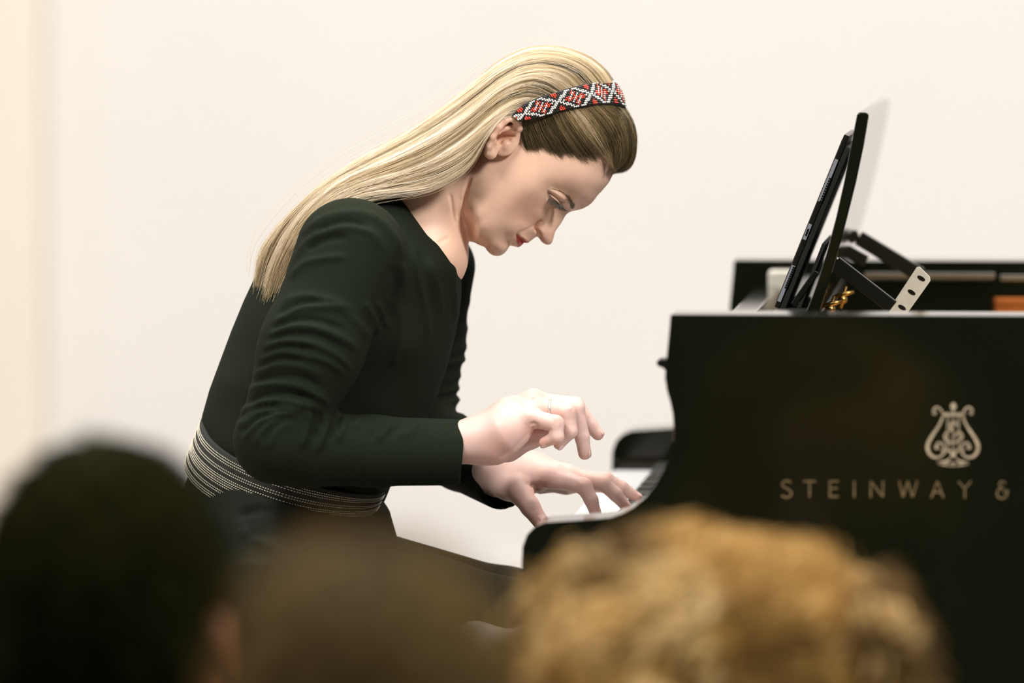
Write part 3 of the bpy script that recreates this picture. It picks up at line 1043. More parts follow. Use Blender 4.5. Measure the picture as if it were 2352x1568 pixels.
# ear (built on the near side, mirrored for the far side)
earH = 0.0
def ear_sdf(P, side):
    # to head-local coordinates
    x, y, z = HEAD.local(P)
    px, py = 1176 + x * 2000, 784 - z * 2000
    L = np.stack([px / 2000, -side * y, py / 2000], 1).astype(np.float32)      # y = lateral outward
    def p(a, b, c): return (a / 2000, c, b / 2000)
    # helix rim
    rim = [p(1162, 322, .0690), p(1176, 313, .0735), p(1181, 300, .0785), p(1177, 287, .0830), p(1164, 279.5, .0870), p(1149, 284, .0905), p(1133, 300, .0930),
           p(1119, 321, .0930), p(1111, 341, .0890), p(1110, 355, .0845)]
    f = chain(L, rim, [.0030, .0037, .0040, .0040, .0037, .0036, .0036, .0036, .0040, .0050], 0.003)
    f = smin(f, ellipsoid(L, p(1117, 358, .0815), (.0068, .0042, .0068)), 0.004)
    # back wall of the auricle
    f = smin(f, ellipsoid(L, p(1146, 313, .0735), (.0195, .0050, .0255), None), 0.004)
    f = smin(f, cone(L, p(1150, 300, .076), p(1118, 350, .078), .0060, .0050), 0.004)
    # antihelix
    f = smin(f, chain(L, [p(1166, 296, .0800), p(1150, 302, .0845), p(1135, 315, .0865), p(1124, 332, .0850), p(1123, 344, .0815)], [.0022, .0028, .0030, .0030, .0030], .002), 0.0025)
    # concha hollow
    f = smax(f, -ellipsoid(L, p(1143, 322, .0800), (.0105, .0098, .0082)), 0.0025)
    f = smax(f, -ellipsoid(L, p(1152, 317, .0790), (.0105, .0075, .0034)), 0.002)
    f = smax(f, -cone(L, p(1171, 302, .0830), p(1155, 289, .0885), .0028, .0022), 0.002)
    # tragus and antitragus
    f = smin(f, ellipsoid(L, p(1150, 338, .0745), (.0048, .0050, .0062)), 0.003)
    f = smin(f, ellipsoid(L, p(1128, 347, .0795), (.0042, .0040, .0048)), 0.003)
    return f


neck_a, neck_b = Q(1085, 372, 0.0), Q(880, 522, 0.0)

def f_head(P):
    f = HEAD(P)
    # upper lids / eyeballs
    f = smin(f, np.sqrt(((P - eye_c.astype(np.float32)) ** 2).sum(1)) - 0.0122, 0.0075)
    f = smin(f, np.sqrt(((P - eye_c2.astype(np.float32)) ** 2).sum(1)) - 0.0122, 0.0075)
    # nostril hollow
    for s in (-1, 1):
        f = smax(f, -cone(P, headP(1239, 547, s*0.0072), headP(1247, 540, s*0.0065), 0.0026, 0.002), 0.002)
    for s in (-1, 1):
        f = smin(f, ear_sdf(P, -s), 0.0025)
    nk = chain(P, [neck_a, Q(975, 452, 0), neck_b], [0.050, 0.0535, 0.056], 0.02)
    # sternomastoid cord and collar bone end
    nk = smin(nk, chain(P, [Q(1075, 400, -0.052), Q(1035, 462, -0.040), Q(1005, 530, -0.018)], [0.010, 0.011, 0.009], .006), 0.012)
    nk = smin(nk, ellipsoid(P, Q(968, 588, 0), (0.054, 0.070, 0.050)), 0.03)
    f = smin(f, nk, 0.010)
    return f


lo = Q(860, 620, -0.13); hi = Q(1455, 120, 0.13)
lo, hi = np.minimum(lo, hi) - 0.01, np.maximum(lo, hi) + 0.01
hv, hf = surf(f_head, lo, hi, 0.00135)
hv = project(f_head, hv, 0.00135, 1)
hv = relax(hv, hf, 2, 0.4)
N = normals(hv, hf)
lx, ly_, lz = HEAD.local(hv)
hpx = np.stack([1176 + lx * 2000, 784 - lz * 2000], 1)
# sculpted creases on both sides of the face (in profile pixels)
lat = np.abs(ly_)
Nn = N.copy(); Nn[:, 1] = -1.0
def crease(poly, amp, sig, lmin=0.004, lmax=0.2, taper=0.15):
    global hv
    poly = spl(poly, 5)
    lo = poly.min(0) - 4*sig; hi = poly.max(0) + 4*sig
    m = ((hpx > lo) & (hpx < hi)).all(1) & (lat > lmin) & (lat < lmax)
    ix = np.nonzero(m)[0]
    d, t, sd = pdist(hpx[ix], poly)
    e = np.minimum(np.minimum(t, 1 - t) / taper, 1)
    hv[ix] += N[ix] * (amp * np.exp(-(d / sig) ** 2) * e)[:, None]
crease([(1248, 440), (1262, 450), (1275, 459), (1286, 466), (1298, 464)], -0.0022, 2.6, 0.012, 0.06)      # lid fold
crease([(1252, 436), (1270, 445), (1287, 456), (1297, 460)], 0.0018, 5, 0.012, 0.06)                         # hooded lid
crease([(1254, 448), (1268, 458), (1282, 470)], 0.0008, 2.0, 0.012, 0.06)
crease([(1250, 450), (1258, 463), (1270, 475), (1283, 480)], -0.0012, 4.0, 0.012, 0.06)                      # below the lower lid
crease([(1243, 505), (1234, 512), (1228.5, 520), (1229, 528), (1234, 534), (1240, 544)], -0.0036, 3.0, 0.008, 0.04)   # wing of the nose
crease([(1226, 516), (1214, 524), (1200, 532), (1188, 536), (1178, 545)], -0.0009, 4.5, 0.01, 0.06)          # nasolabial fold
crease([(1206, 557.5), (1199, 551), (1191, 545.5), (1183, 540)], -0.0022, 1.8, 0.0, 0.04, taper=0.1)           # mouth line
crease([(1213, 555.5), (1205, 549), (1196, 544), (1187, 540)], 0.0009, 2.6, 0.0, 0.04)
crease([(1200, 562), (1194, 557), (1188, 550), (1183, 544)], 0.0010, 3.2, 0.0, 0.04)
crease([(1176, 563), (1170, 556), (1163, 549)], -0.0012, 4.0, 0.0, 0.05)
crease([(1069, 520), (1058, 500), (1057, 480), (1064, 440), (1075, 405)], -0.0035, 4.0, 0.01, 0.2)             # jaw to neck fold
crease([(1047, 505), (1049, 480), (1053, 455)], -0.0014, 3.0, 0.01, 0.2)
crease([(1042, 520), (1035, 490), (1030, 460), (1025, 445)], -0.0016, 3.5, 0.01, 0.2)
crease([(1000, 562), (1010, 555), (1028, 548)], -0.0008, 5.0, 0.0, 0.2)                                       # base of the throat
N = normals(hv, hf)
# skin colours, with the nose-wing crease shading painted in
col = np.tile(SKIN, (len(hv), 1))
def tint(c, center, rx, ry, amt, lmin=0.0, lmax=0.2):
    global col
    d = ((hpx[:, 0] - center[0]) / rx) ** 2 + ((hpx[:, 1] - center[1]) / ry) ** 2
    a = (amt * np.exp(-d) * ((lat >= lmin) & (lat <= lmax)))[:, None]
    col = col * (1 - a) + np.array(c) * a
tint((0.70, 0.34, 0.24), (1205, 480), 45, 35, 0.45)
tint((0.72, 0.36, 0.30), (1252, 545), 22, 20, 0.45)
tint((0.62, 0.25, 0.15), (1145, 318), 24, 30, 0.40, 0.068)
tint((0.72, 0.46, 0.38), (1360, 440), 50, 40, 0.5)
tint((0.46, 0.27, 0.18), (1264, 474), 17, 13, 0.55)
tint((0.55, 0.22, 0.11), (1229, 522), 6, 12, 0.5, 0.008, 0.03)  # shading of the crease beside the nose wing, painted into the skin
lipU = np.array([(1215, 557), (1211, 554), (1203, 549), (1194, 544.5), (1183, 540), (1193, 548), (1201, 555), (1205, 560)])
lipL = np.array([(1207, 558), (1199, 553), (1191, 547), (1183, 540), (1181.5, 545), (1183, 554), (1186, 562), (1189, 570), (1200, 570), (1206, 562)])
for poly in (lipU, lipL):
    ins = Lateral.inside(hpx, poly) & (lat < 0.03)
    d, _, _ = pdist(hpx, np.vstack([poly, poly[:1]]))
    a = np.where(ins, np.clip(d / 1.2, 0.3, 1), 0)[:, None] * 0.95
    col = col * (1 - a) + np.array((0.50, 0.030, 0.030)) * a
lid = np.array([(1247, 441), (1262, 450), (1276, 460), (1286, 467), (1286, 472), (1270, 463), (1255, 452)])
d, t, _ = pdist(hpx, spl([(1250, 445), (1260, 455), (1270, 463), (1280, 471), (1284, 474)], 5))
a = (np.exp(-(d / 1.9) ** 2) * (lat > 0.014) * (lat < 0.055))[:, None] * 0.9
col = col * (1 - a) + np.array((0.030, 0.028, 0.018)) * a
head_col = col

# --- hands
def hand_sdf(P, palm, palm_r, palm_k, fingers, kf=0.005):
    base = None
    for pts, r in palm:
        c = chain(P, pts, r, 0.01)
        base = c if base is None else smin(base, c, palm_k)
    f = base
    for pts, r in fingers:
        # slightly thicker joints, slimmer shafts
        c = chain(P, pts, r, 0.003)
        f = np.minimum(f, smin(base, c, kf))
    return f

# right hand, nearest the camera, lifted over the keys, seen from the little-finger side
w0 = -0.165
RH_palm = [
    ([Q(1000, 1028, -.150), Q(1062, 1015, -.150), Q(1105, 1008, -.148)], [.0190, .0212, .0225]),
    ([Q(1000, 1028, -.128), Q(1062, 1015, -.128), Q(1110, 1005, -.128)], [.0190, .0210, .0215]),
    ([Q(1105, 1008, -.150), Q(1160, 990, -.160), Q(1212, 958, -.166)], [.0215, .0215, .0125]),       # little-finger metacarpal
    ([Q(1110, 1000, -.145), Q(1165, 965, -.148), Q(1222, 930, -.150)], [.0195, .0175, .0125]),
    ([Q(1110, 995, -.130), Q(1168, 950, -.130), Q(1225, 918, -.131)], [.0185, .0165, .0125]),
    ([Q(1110, 998, -.118), Q(1170, 955, -.112), Q(1230, 921, -.111)], [.0185, .0155, .0125]),
    ([Q(1110, 1032, -.140), Q(1140, 1030, -.150), Q(1190, 990, -.160)], [.0150, .0150, .0120]),     # heel of the hand
    ([Q(1120, 1025, -.105), Q(1165, 1022, -.098), Q(1205, 1008, -.092)], [.0190, .0170, .0130]),    # thumb ball
]
RH_fing = [
    ([Q(1212, 957, -.166), Q(1276, 973, -.176), Q(1279.5, 1003, -.178), Q(1250, 1016, -.170)], [.0100, .0096, .0076, .0060]),
    ([Q(1222, 932, -.150), Q(1302, 947, -.156), Q(1309, 990, -.157), Q(1284, 1019, -.150)], [.0110, .0104, .0084, .0066]),
    ([Q(1225, 920, -.131), Q(1322, 938, -.134), Q(1337, 1003, -.133), Q(1343, 1041, -.132)], [.0112, .0102, .0082, .0074]),
    ([Q(1230, 922, -.111), Q(1321, 931, -.112), Q(1355, 976, -.108), Q(1373, 997, -.107)], [.0110, .0098, .0082, .0070]),
    ([Q(1170, 1018, -.100), Q(1222, 1004, -.098), Q(1262, 992, -.098)], [.0140, .0125, .0095]),
]
def f_rh(P):
    f = hand_sdf(P, RH_palm, None, 0.014, RH_fing, 0.006)
    # hollow of the palm
    f = smax(f, -ellipsoid(P, Q(1222, 1010, -.128), (.017, .018, .0090)), 0.008)
    return f
lo = np.minimum(Q(985, 1075, -.2), Q(985, 880, -.06)) ; hi = np.maximum(Q(1400, 880, -.06), Q(1400, 1075, -.06))
lo[1], hi[1] = -.205, -.055
rv, rf = surf(f_rh, lo, hi, 0.0013)
rv = relax(project(f_rh, rv, 0.0013, 1), rf, 2, 0.4)
RN = normals(rv, rf)
for poly, amp, sig in (
        ([(1160, 905), (1190, 925), (1222, 938), (1245, 945)], -0.0010, 7), ([(1175, 900), (1210, 915), (1235, 920)], -0.0008, 6),
        ([(1218, 948), (1212, 962), (1208, 975)], 0.0006, 6), ([(1222, 905), (1226, 915)], 0.0012, 7),
        ([(1215, 975), (1228, 972), (1240, 984)], -0.0016, 4), ([(1266, 984), (1262, 990), (1258, 985)], -0.0012, 3),
        ([(1289, 962), (1290, 975), (1287, 985)], -0.0006, 3),
        ([(1270, 962), (1277, 960), (1284, 962)], 0.0008, 5), ([(1303, 935), (1312, 940)], 0.0008, 6),
        ([(1148, 1052), (1180, 1030), (1210, 1000), (1222, 985)], -0.0012, 4)):
    rv = stroke(rv, RN, poly, amp, sig, facing=0.3)
RN = normals(rv, rf)

# left hand, on the keys, seen from the thumb side
LH_palm = [
    ([Q(1080, 1060, .070), Q(1128, 1088, .022), Q(1160, 1085, .006)], [.0225, .0215, .0215]),
    ([Q(1080, 1062, .092), Q(1130, 1084, .045), Q(1165, 1078, .030)], [.0220, .0210, .0200]),
    ([Q(1150, 1086, .004), Q(1205, 1080, -.010), Q(1270, 1092, -.022)], [.0220, .0195, .0140]),
    ([Q(1160, 1078, .014), Q(1225, 1076, .006), Q(1300, 1092, -.002)], [.0200, .0165, .0130]),
    ([Q(1165, 1076, .026), Q(1235, 1079, .024), Q(1305, 1098, .018)], [.0190, .0165, .0125]),
    ([Q(1165, 1088, .040), Q(1235, 1098, .042), Q(1300, 1110, .037)], [.0190, .0160, .0115]),
    ([Q(1150, 1095, .000), Q(1172, 1108, -.022), Q(1196, 1130, -.040)], [.0210, .0195, .0130]),     # thumb ball
    ([Q(1185, 1105, .000), Q(1225, 1100, .000)], [.0150, .0150]),
]
LH_fing = [
    ([Q(1192, 1124, -.040), Q(1218, 1164, -.058), Q(1240, 1196, -.066)], [.0145, .0112, .0092]),
    ([Q(1270, 1092, -.022), Q(1341, 1116, -.032), Q(1358, 1148, -.034), Q(1367, 1176, -.034)], [.0125, .0095, .0078, .0068]),
    ([Q(1300, 1094, -.002), Q(1385, 1109, -.004), Q(1414, 1135, -.004), Q(1436, 1161, -.004)], [.0118, .0092, .0078, .0064]),
    ([Q(1305, 1098, .018), Q(1392, 1101, .020), Q(1428, 1120, .022), Q(1463, 1142, .024)], [.0112, .0085, .0076, .0060]),
    ([Q(1300, 1112, .037), Q(1370, 1114, .046), Q(1402, 1122, .050), Q(1430, 1142, .052)], [.0100, .0078, .0068, .0056]),
]
def f_lh(P):
    return hand_sdf(P, LH_palm, None, 0.014, LH_fing, 0.008)
lo = np.array([Q(1060, 0, .03)[0] - .02, -.085, Q(0, 1225, -.05)[2]]); hi = np.array([Q(1490, 0, 0)[0], .12, Q(0, 1030, .05)[2] + .01])
lv, lf = surf(f_lh, lo, hi, 0.0014)
lv = relax(project(f_lh, lv, 0.0014, 1), lf, 2, 0.4)
LN = normals(lv, lf)
for poly, amp, sig in (
        ([(1218, 1112), (1230, 1118), (1233, 1130), (1230, 1142)], -0.0016, 4), ([(1238, 1122), (1240, 1130)], 0.0010, 4),
        ([(1205, 1108), (1220, 1112), (1240, 1113), (1258, 1114)], -0.0018, 6),
        ([(1328, 1110), (1345, 1112)], 0.0006, 5), ([(1210, 1172), (1225, 1172), (1240, 1168)], -0.0004, 3),
        ([(1345, 1158), (1352, 1150)], -0.0005, 3), ([(1280, 1075), (1310, 1088), (1340, 1098)], -0.0008, 6)):
    lv = stroke(lv, LN, poly, amp, sig, facing=0.3)
LN = normals(lv, lf)

def hand_col(V, blush):
    p = toPX(V)
    c = np.tile(np.array((0.70, 0.47, 0.408)), (len(V), 1))
    for (x, y, s, a) in blush:
        m = (a * np.exp(-((p - (x, y)) ** 2).sum(1) / s**2))[:, None]
        c = c * (1 - m) + np.array((0.66, 0.27, 0.20)) * m
    return c
rcol = hand_col(rv, [(1150, 1040, 40, .35), (1248, 1018, 14, .5), (1282, 1022, 14, .5), (1343, 1052, 16, .45), (1378, 1003, 14, .45), (1240, 905, 16, .3),
                     (1225, 990, 25, .4), (1285, 960, 12, .25), (1315, 940, 12, .25)])
lcol = hand_col(lv, [(1240, 1195, 22, .5), (1230, 1120, 18, .35), (1367, 1172, 16, .4), (1435, 1160, 16, .45), (1465, 1142, 14, .4), (1345, 1110, 14, .25), (1390, 1095, 14, .25)])

# hidden trunk and arms join neck and hands into one body
SH_R, EL_R, WR_R = Q(805, 580, -.150), Q(640, 1015, -.205), Q(1000, 1017, -.142)
SH_L, EL_L, WR_L = Q(1003, 612, .155), Q(960, 978, .185), Q(1090, 1062, .085)
def f_trunk(P):
    f = chain(P, [Q(900, 610, 0), Q(800, 750, 0), Q(690, 1000, 0), Q(640, 1150, 0)], [.050, .075, .075, .070], .03)
    f = smin(f, cone(P, Q(850, 640, -.09), Q(930, 645, .09), .030, .030), .03)
    f = smin(f, chain(P, [Q(690, 1325, -.06), Q(1170, 1432, -.10), Q(1130, 1850, -.10), Q(1130, 2560, -.10)], [.060, .034, .032, .024], .02), .04)
    f = smin(f, chain(P, [Q(690, 1325, .06), Q(1170, 1408, .10), Q(1130, 1850, .10), Q(1130, 2560, .10)], [.060, .034, .032, .024], .02), .04)
    f = smin(f, chain(P, [SH_R, EL_R, WR_R, Q(1020, 1017, -.140)], [.042, .032, .0215, .020], .02), .02)
    f = smin(f, chain(P, [SH_L, EL_L, WR_L, Q(1105, 1075, .065)], [.036, .030, .0205, .019], .02), .02)
    return f
lo = np.array([Q(500, 0, 0)[0], -.28, Q(0, 2640, 0)[2]]); hi = np.array([Q(1330, 0, 0)[0], .28, Q(0, 480, 0)[2]])
tv, tf = surf(f_trunk, lo, hi, 0.007)

M_skin = attr_mat('skin', 'tone', 0.46, bump=0.12, bscale=500, sss=0.12, spec=0.35, noise=0.035)
parts = [(hv, hf, head_col), (rv, rf, rcol), (lv, lf, lcol), (tv, tf, np.tile(SKIN, (len(tv), 1)))]
pobs = []
for i, (v, f_, c) in enumerate(parts):
    pobs.append(mesh_from('body' if i == 0 else 'body_piece', toW(v), f_, M_skin, None, True, {'tone': c}))
def unite(base, others):
    """one continuous body mesh"""
    tot = len(base.data.polygons) + sum(len(o.data.polygons) for o in others)
    for solver in ('MANIFOLD', 'EXACT'):
        base.modifiers.clear()
        try:
            for o in others:
                md = base.modifiers.new('join', 'BOOLEAN'); md.operation = 'UNION'; md.solver = solver; md.object = o
            bpy.context.view_layer.update()
            dg = bpy.context.evaluated_depsgraph_get()
            me = bpy.data.meshes.new_from_object(base.evaluated_get(dg), preserve_all_data_layers=True, depsgraph=dg)
        except Exception as e:
            print('BOOL failed', e)
            continue
        print('BOOL', solver, len(me.polygons), tot, 'tone' in me.attributes)
        if len(me.polygons) > tot * 0.85 and 'tone' in me.attributes:
            base.modifiers.clear()
            base.data = me
            for o in others: bpy.data.objects.remove(o)
            return
    base.modifiers.clear()
    with bpy.context.temp_override(active_object=base, selected_editable_objects=[base] + others, object=base, selected_objects=[base] + others):
        bpy.ops.object.join()
unite(pobs[0], pobs[1:])
body = pobs[0]
body.data.polygons.foreach_set('use_smooth', np.ones(len(body.data.polygons), bool))
set_parent(body, pianist)

# --- dark green knitted top
tors = [(905, 402), (960, 430), (1010, 495), (1045, 560), (1060, 610), (1060, 680), (1048, 760), (1028, 840), (1000, 920), (965, 1000), (930, 1070), (900, 1110), (884, 1150),
        (870, 1190), (700, 1215), (560, 1165), (452, 1085), (456, 1010), (464, 955), (481, 895), (505, 830), (531, 760), (560, 690), (592, 622), (632, 560), (682, 510),
        (742, 470), (812, 438), (870, 408)]
tin = [(900, 470, .080), (950, 500, .072), (1000, 545, .058), (860, 520, .125), (940, 600, .125), (1015, 620, .085), (800, 560, .140), (720, 580, .105), (650, 640, .085),
       (880, 700, .140), (800, 700, .145), (700, 720, .130), (620, 740, .10), (1000, 720, .09), (950, 800, .125), (850, 850, .135), (720, 850, .130), (600, 850, .105), (535, 880, .075),
       (900, 950, .110), (760, 980, .125), (620, 980, .118), (520, 980, .082), (800, 1080, .120), (680, 1080, .122), (560, 1070, .105), (490, 1050, .068), (850, 1120, .085)]
TORSO = Lateral(tors, tin, pad=80, step=4.0, outR=0.05, smooth=1e-5)
# frame of the waist ring
b1 = np.array([0.9516, 0.0, -0.3074]); b2 = np.array([0, -0.977, -0.214])
b3 = np.cross(b2, b1); b3 /= np.linalg.norm(b3)
if b3[2] < 0: b3 = -b3
bc = Q(664, 1078, 0)
ax_n = np.array([0.80, -0.13, 0.60]); ax_n /= np.linalg.norm(ax_n)
nk_c = Q(966, 492, 0)
nk_d = np.array([0.60, 0, -0.80])
nk_w = np.cross(ax_n, nk_d)
SL_R = [Q(806, 582, -.158), Q(715, 800, -.195), Q(636, 1012, -.212), Q(700, 1030, -.200), Q(860, 1036, -.172), Q(1090, 1039, -.135)]
SR_R = [.0625, .0530, .0460, .0425, .0390, .0368]
SL_L = [Q(1003, 612, .155), Q(970, 780, .175), Q(958, 978, .188), Q(1060, 1046, .105), Q(1185, 1122, -.008)]
SR_L = [.0455, .0465, .0450, .0400, .0320]
cuffR_n = np.array([0.996, 0.0, -0.09]); cuffR_c = Q(1064, 1040, -.140)
cl = SL_L[4] - SL_L[3]; cuffL_n = cl / np.linalg.norm(cl); cuffL_c = Q(1163, 1100, .012)

def f_top(P):
    f = TORSO(P)
    ring = np.sqrt((((P - bc) @ b1) / 0.1060) ** 2 + (((P - bc) @ b2) / 0.1200) ** 2)
    r = chain(P, SL_R[:3], SR_R[:3], .03)
    r2 = chain(P, SL_R[2:], SR_R[2:], .01)
    arm = smin(r, r2, .012)
    arm = smax(arm, (P - cuffR_c) @ cuffR_n, .0015)
    arm = smax(arm, -smax(cone(P, Q(960, 1038, -.150), Q(1090, 1040, -.135), .0325, .0305), -((P - Q(1000, 1040, -.14)) @ cuffR_n), .002), .001)
    l = smin(chain(P, SL_L[:3], SR_L[:3], .02), chain(P, SL_L[2:], SR_L[2:], .01), .01)
    l = smax(l, (P - cuffL_c) @ cuffL_n, .0015)
    l = smax(l, -smax(cone(P, SL_L[3], SL_L[4], .0345, .0265), -((P - cuffL_c + cuffL_n * .03) @ cuffL_n), .002), .001)
    f = smin(f, arm, .022)
    f = smin(f, l, .02)
    # neck opening
    d = P - nk_c
    rad = np.sqrt((d @ nk_d / .0640) ** 2 + (d @ nk_w / .0760) ** 2)
    hole = smax(-(d @ ax_n), (rad - 1) * .068, .004)
    f = smax(f, -hole, .002)
    # tucked into the waist band
    return smax(f, -((P - bc) @ b3) - .004, .003)

lo = np.array([Q(440, 0, 0)[0] , -.30, Q(0, 1230, 0)[2]]); hi = np.array([Q(1215, 0, 0)[0], .27, Q(0, 385, 0)[2]])
sv, sf = surf(f_top, lo, hi, 0.0030)
sv = relax(project(f_top, sv, 0.003, 1), sf, 2, 0.4)
SN = normals(sv, sf)
folds = [
    # around the shoulder and armhole
    ([(690, 545), (740, 505), (800, 490), (860, 500), (905, 545), (925, 600)], .0032, 11), ([(672, 600), (720, 545), (790, 522), (850, 535), (885, 575)], .0026, 10),
    ([(668, 640), (700, 605), (760, 592), (800, 590)], .0028, 9), ([(700, 575), (750, 548), (800, 545)], -.0028, 9),
    ([(925, 600), (924, 650), (912, 690), (905, 730)], .0030, 10), ([(905, 610), (908, 650), (898, 690)], -.0030, 10), ([(868, 690), (880, 730), (893, 755)], .0026, 8),
    ([(720, 530), (790, 508), (850, 520)], -.0024, 8),
    # upper sleeve: curved pull lines from the back of the arm to the front
    ([(640, 700), (690, 680), (760, 690), (820, 715)], .0022, 10), ([(625, 745), (680, 712), (740, 705), (800, 705)], .0034, 9), ([(632, 725), (690, 695), (740, 690)], -.0024, 8),
    ([(615, 772), (660, 752), (720, 752), (780, 775), (830, 808)], .0036, 9), ([(618, 758), (670, 735), (730, 735), (800, 760)], -.0030, 8),
    ([(602, 800), (650, 783), (720, 790), (780, 822), (812, 858)], .0036, 9), ([(608, 786), (660, 768), (730, 772), (800, 808)], -.0030, 8),
    ([(592, 830), (640, 808), (700, 815), (760, 835), (800, 870)], .0032, 9), ([(598, 815), (650, 797), (720, 805)], -.0026, 8),
    ([(580, 862), (630, 838), (690, 842), (740, 862)], .0026, 9), ([(585, 847), (640, 824), (700, 830)], -.0024, 8),
    ([(565, 900), (610, 882), (680, 885), (740, 915), (760, 938)], .0036, 9), ([(572, 882), (620, 868), (690, 868), (750, 898)], -.0028, 9),
    ([(835, 690), (862, 740), (868, 770)], .0026, 8), ([(770, 700), (820, 740), (850, 780)], .0018, 9),
    # elbow crook
    ([(548, 950), (590, 925), (650, 920), (700, 930), (735, 945)], .0040, 8), ([(552, 938), (600, 910), (660, 905), (720, 920)], -.0034, 8),
    ([(545, 985), (580, 950), (640, 938), (700, 940)], .0034, 8), ([(548, 968), (590, 940), (650, 930)], -.0030, 7),
    ([(560, 1010), (590, 975), (630, 955), (690, 948)], .0034, 7), ([(552, 998), (585, 962), (630, 946)], -.0030, 7), ([(585, 1025), (610, 985), (650, 962)], .0028, 7),
    ([(612, 1035), (635, 995), (670, 968)], .0024, 7), ([(600, 1015), (625, 980), (660, 958)], -.0026, 7),
    # forearm cross folds
    ([(700, 940), (712, 962), (700, 1000), (690, 1030)], .0032, 8), ([(718, 935), (726, 965), (712, 1005)], -.0026, 8),
    ([(748, 945), (750, 975), (735, 1015), (725, 1040)], .0034, 8), ([(733, 942), (735, 970), (722, 1010)], -.0028, 7),
    ([(790, 952), (790, 980), (772, 1015)], .0032, 8), ([(770, 948), (772, 978), (757, 1012)], -.0026, 7), ([(825, 958), (815, 985)], .0024, 8),
    ([(895, 962), (885, 990), (862, 1012)], .0030, 9), ([(875, 960), (866, 988), (848, 1010)], -.0024, 8), ([(965, 966), (945, 990), (915, 1005)], .0022, 9), ([(930, 964), (912, 988), (890, 1003)], -.0018, 8),
    # chest pleats running down from the shoulder and neckline
    ([(945, 560), (960, 640), (978, 720), (985, 790)], .0026, 9), ([(985, 590), (1005, 660), (1015, 720)], .0024, 8), ([(965, 570), (985, 650), (1000, 730)], -.0022, 9),
    ([(1040, 600), (1045, 680), (1048, 740)], .0020, 7), ([(925, 700), (920, 780), (900, 850)], .0018, 12),
]
for poly, amp, sig in folds:
    sv = stroke(sv, SN, poly, amp * 1.2, sig * .85, facing=-0.05)
# ruffles on the far sleeve's outline
SN = normals(sv, sf)
far_m = (sv[:, 1] > .10)
spx = toPX(sv)
amp = np.zeros(len(sv))
for y0, a, s in ((800, .002, 9), (826, .0035, 7), (862, .0022, 8), (890, .0026, 6), (915, .0042, 7), (758, .0014, 9), (938, -.003, 8), (700, .001, 14), (903, -.002, 5)):
    amp += a * np.exp(-((spx[:, 1] + 0.25 * (spx[:, 0] - 1060) - y0) / s) ** 2)
ruf = far_m & (spx[:, 1] < 990)
sv[ruf] += SN[ruf] * amp[ruf][:, None]
sv = relax(sv, sf, 1, 0.35)
M_top = mat('dark_green_jersey', (0.0098, 0.0138, 0.0072), 0.9, noise=0.22, scale=900, bump=0.5, bscale=1500, spec=0.10)
top = mesh_from('knitted_top', toW(sv), sf, M_top, pianist, True)
# --- woven waist band
Wb = []
TH = 120
ths = np.linspace(0, 2 * math.pi, TH, endpoint=False)
def belt_pt(th, v, off=0.0):
    """th = 0 at the front (right), pi/2 nearest the camera; v 0 top .. 1 bottom"""
    c, s = math.cos(th), math.sin(th)
    ce = abs(c) ** 0.9 * (1 if c > 0 else -1); se = abs(s) ** 0.9 * (1 if s > 0 else -1)
    wd = 0.0555 - 0.020 * max(c, 0) ** 1.5
    up_ = 0.020 - 0.006 * c
    return bc + b1 * (0.1105 + off) * ce + b2 * (0.1265 + off) * se + b3 * (up_ - wd * v + 0.004 * math.sin(2 * th)) - b1 * 0.004 * v
V = []
for v in (0.0, 0.02, 0.5, 0.98, 1.0):
    for th in ths: V.append(belt_pt(th, v, 0.0015 if v in (0.0, 1.0) else 0.0028))
for v in (1.0, 0.0):
    for th in ths: V.append(belt_pt(th, v, -0.002))
F = []
for r_ in range(7):
    q = (r_ + 1) % 7
    for k in range(TH): F.append([r_*TH + k, q*TH + k, q*TH + (k+1) % TH, r_*TH + (k+1) % TH])
M_belt = mat('black_woven_band', (0.007, 0.008, 0.0045), 0.8, noise=0.3, scale=900, bump=0.6, bscale=1800)
belt = mesh_from('waist_band', toW(np.array(V)), F, M_belt, pianist, True)
dash = MB()
rows = [(.10, 0), (.15, 1), (.20, 0), (.32, 0), (.37, 0), (.47, 0), (.515, 1), (.56, 0), (.605, 1), (.65, 0), (.745, 0), (.79, 0), (.88, 0), (.925, 1), (.97, 0)]
for v, solid in rows:
    nd = 250
    for k in range(nd):
        th = 2 * math.pi * (k + 0.5 * (solid)) / nd
        dth = 2 * math.pi / nd * (0.30 if not solid else 0.36)
        dv = 0.0095
        q = [belt_pt(th - dth, v - dv, .0030), belt_pt(th + dth, v - dv, .0030), belt_pt(th + dth, v + dv, .0030), belt_pt(th - dth, v + dv, .0030),
             belt_pt(th - dth*.6, v - dv*.6, .0036), belt_pt(th + dth*.6, v - dv*.6, .0036), belt_pt(th + dth*.6, v + dv*.6, .0036), belt_pt(th - dth*.6, v + dv*.6, .0036)]
        dash.add(toW(np.array(q)), [(4, 5, 6, 7), (0, 1, 5, 4), (1, 2, 6, 5), (2, 3, 7, 6), (3, 0, 4, 7)])
M_dash = mat('cream_thread', (0.66, 0.62, 0.50), 0.8, noise=0.1, scale=500)
tag(dash.build('woven_stitches', M_dash, belt), 'rows of cream stitches woven into the band', kind='stuff')

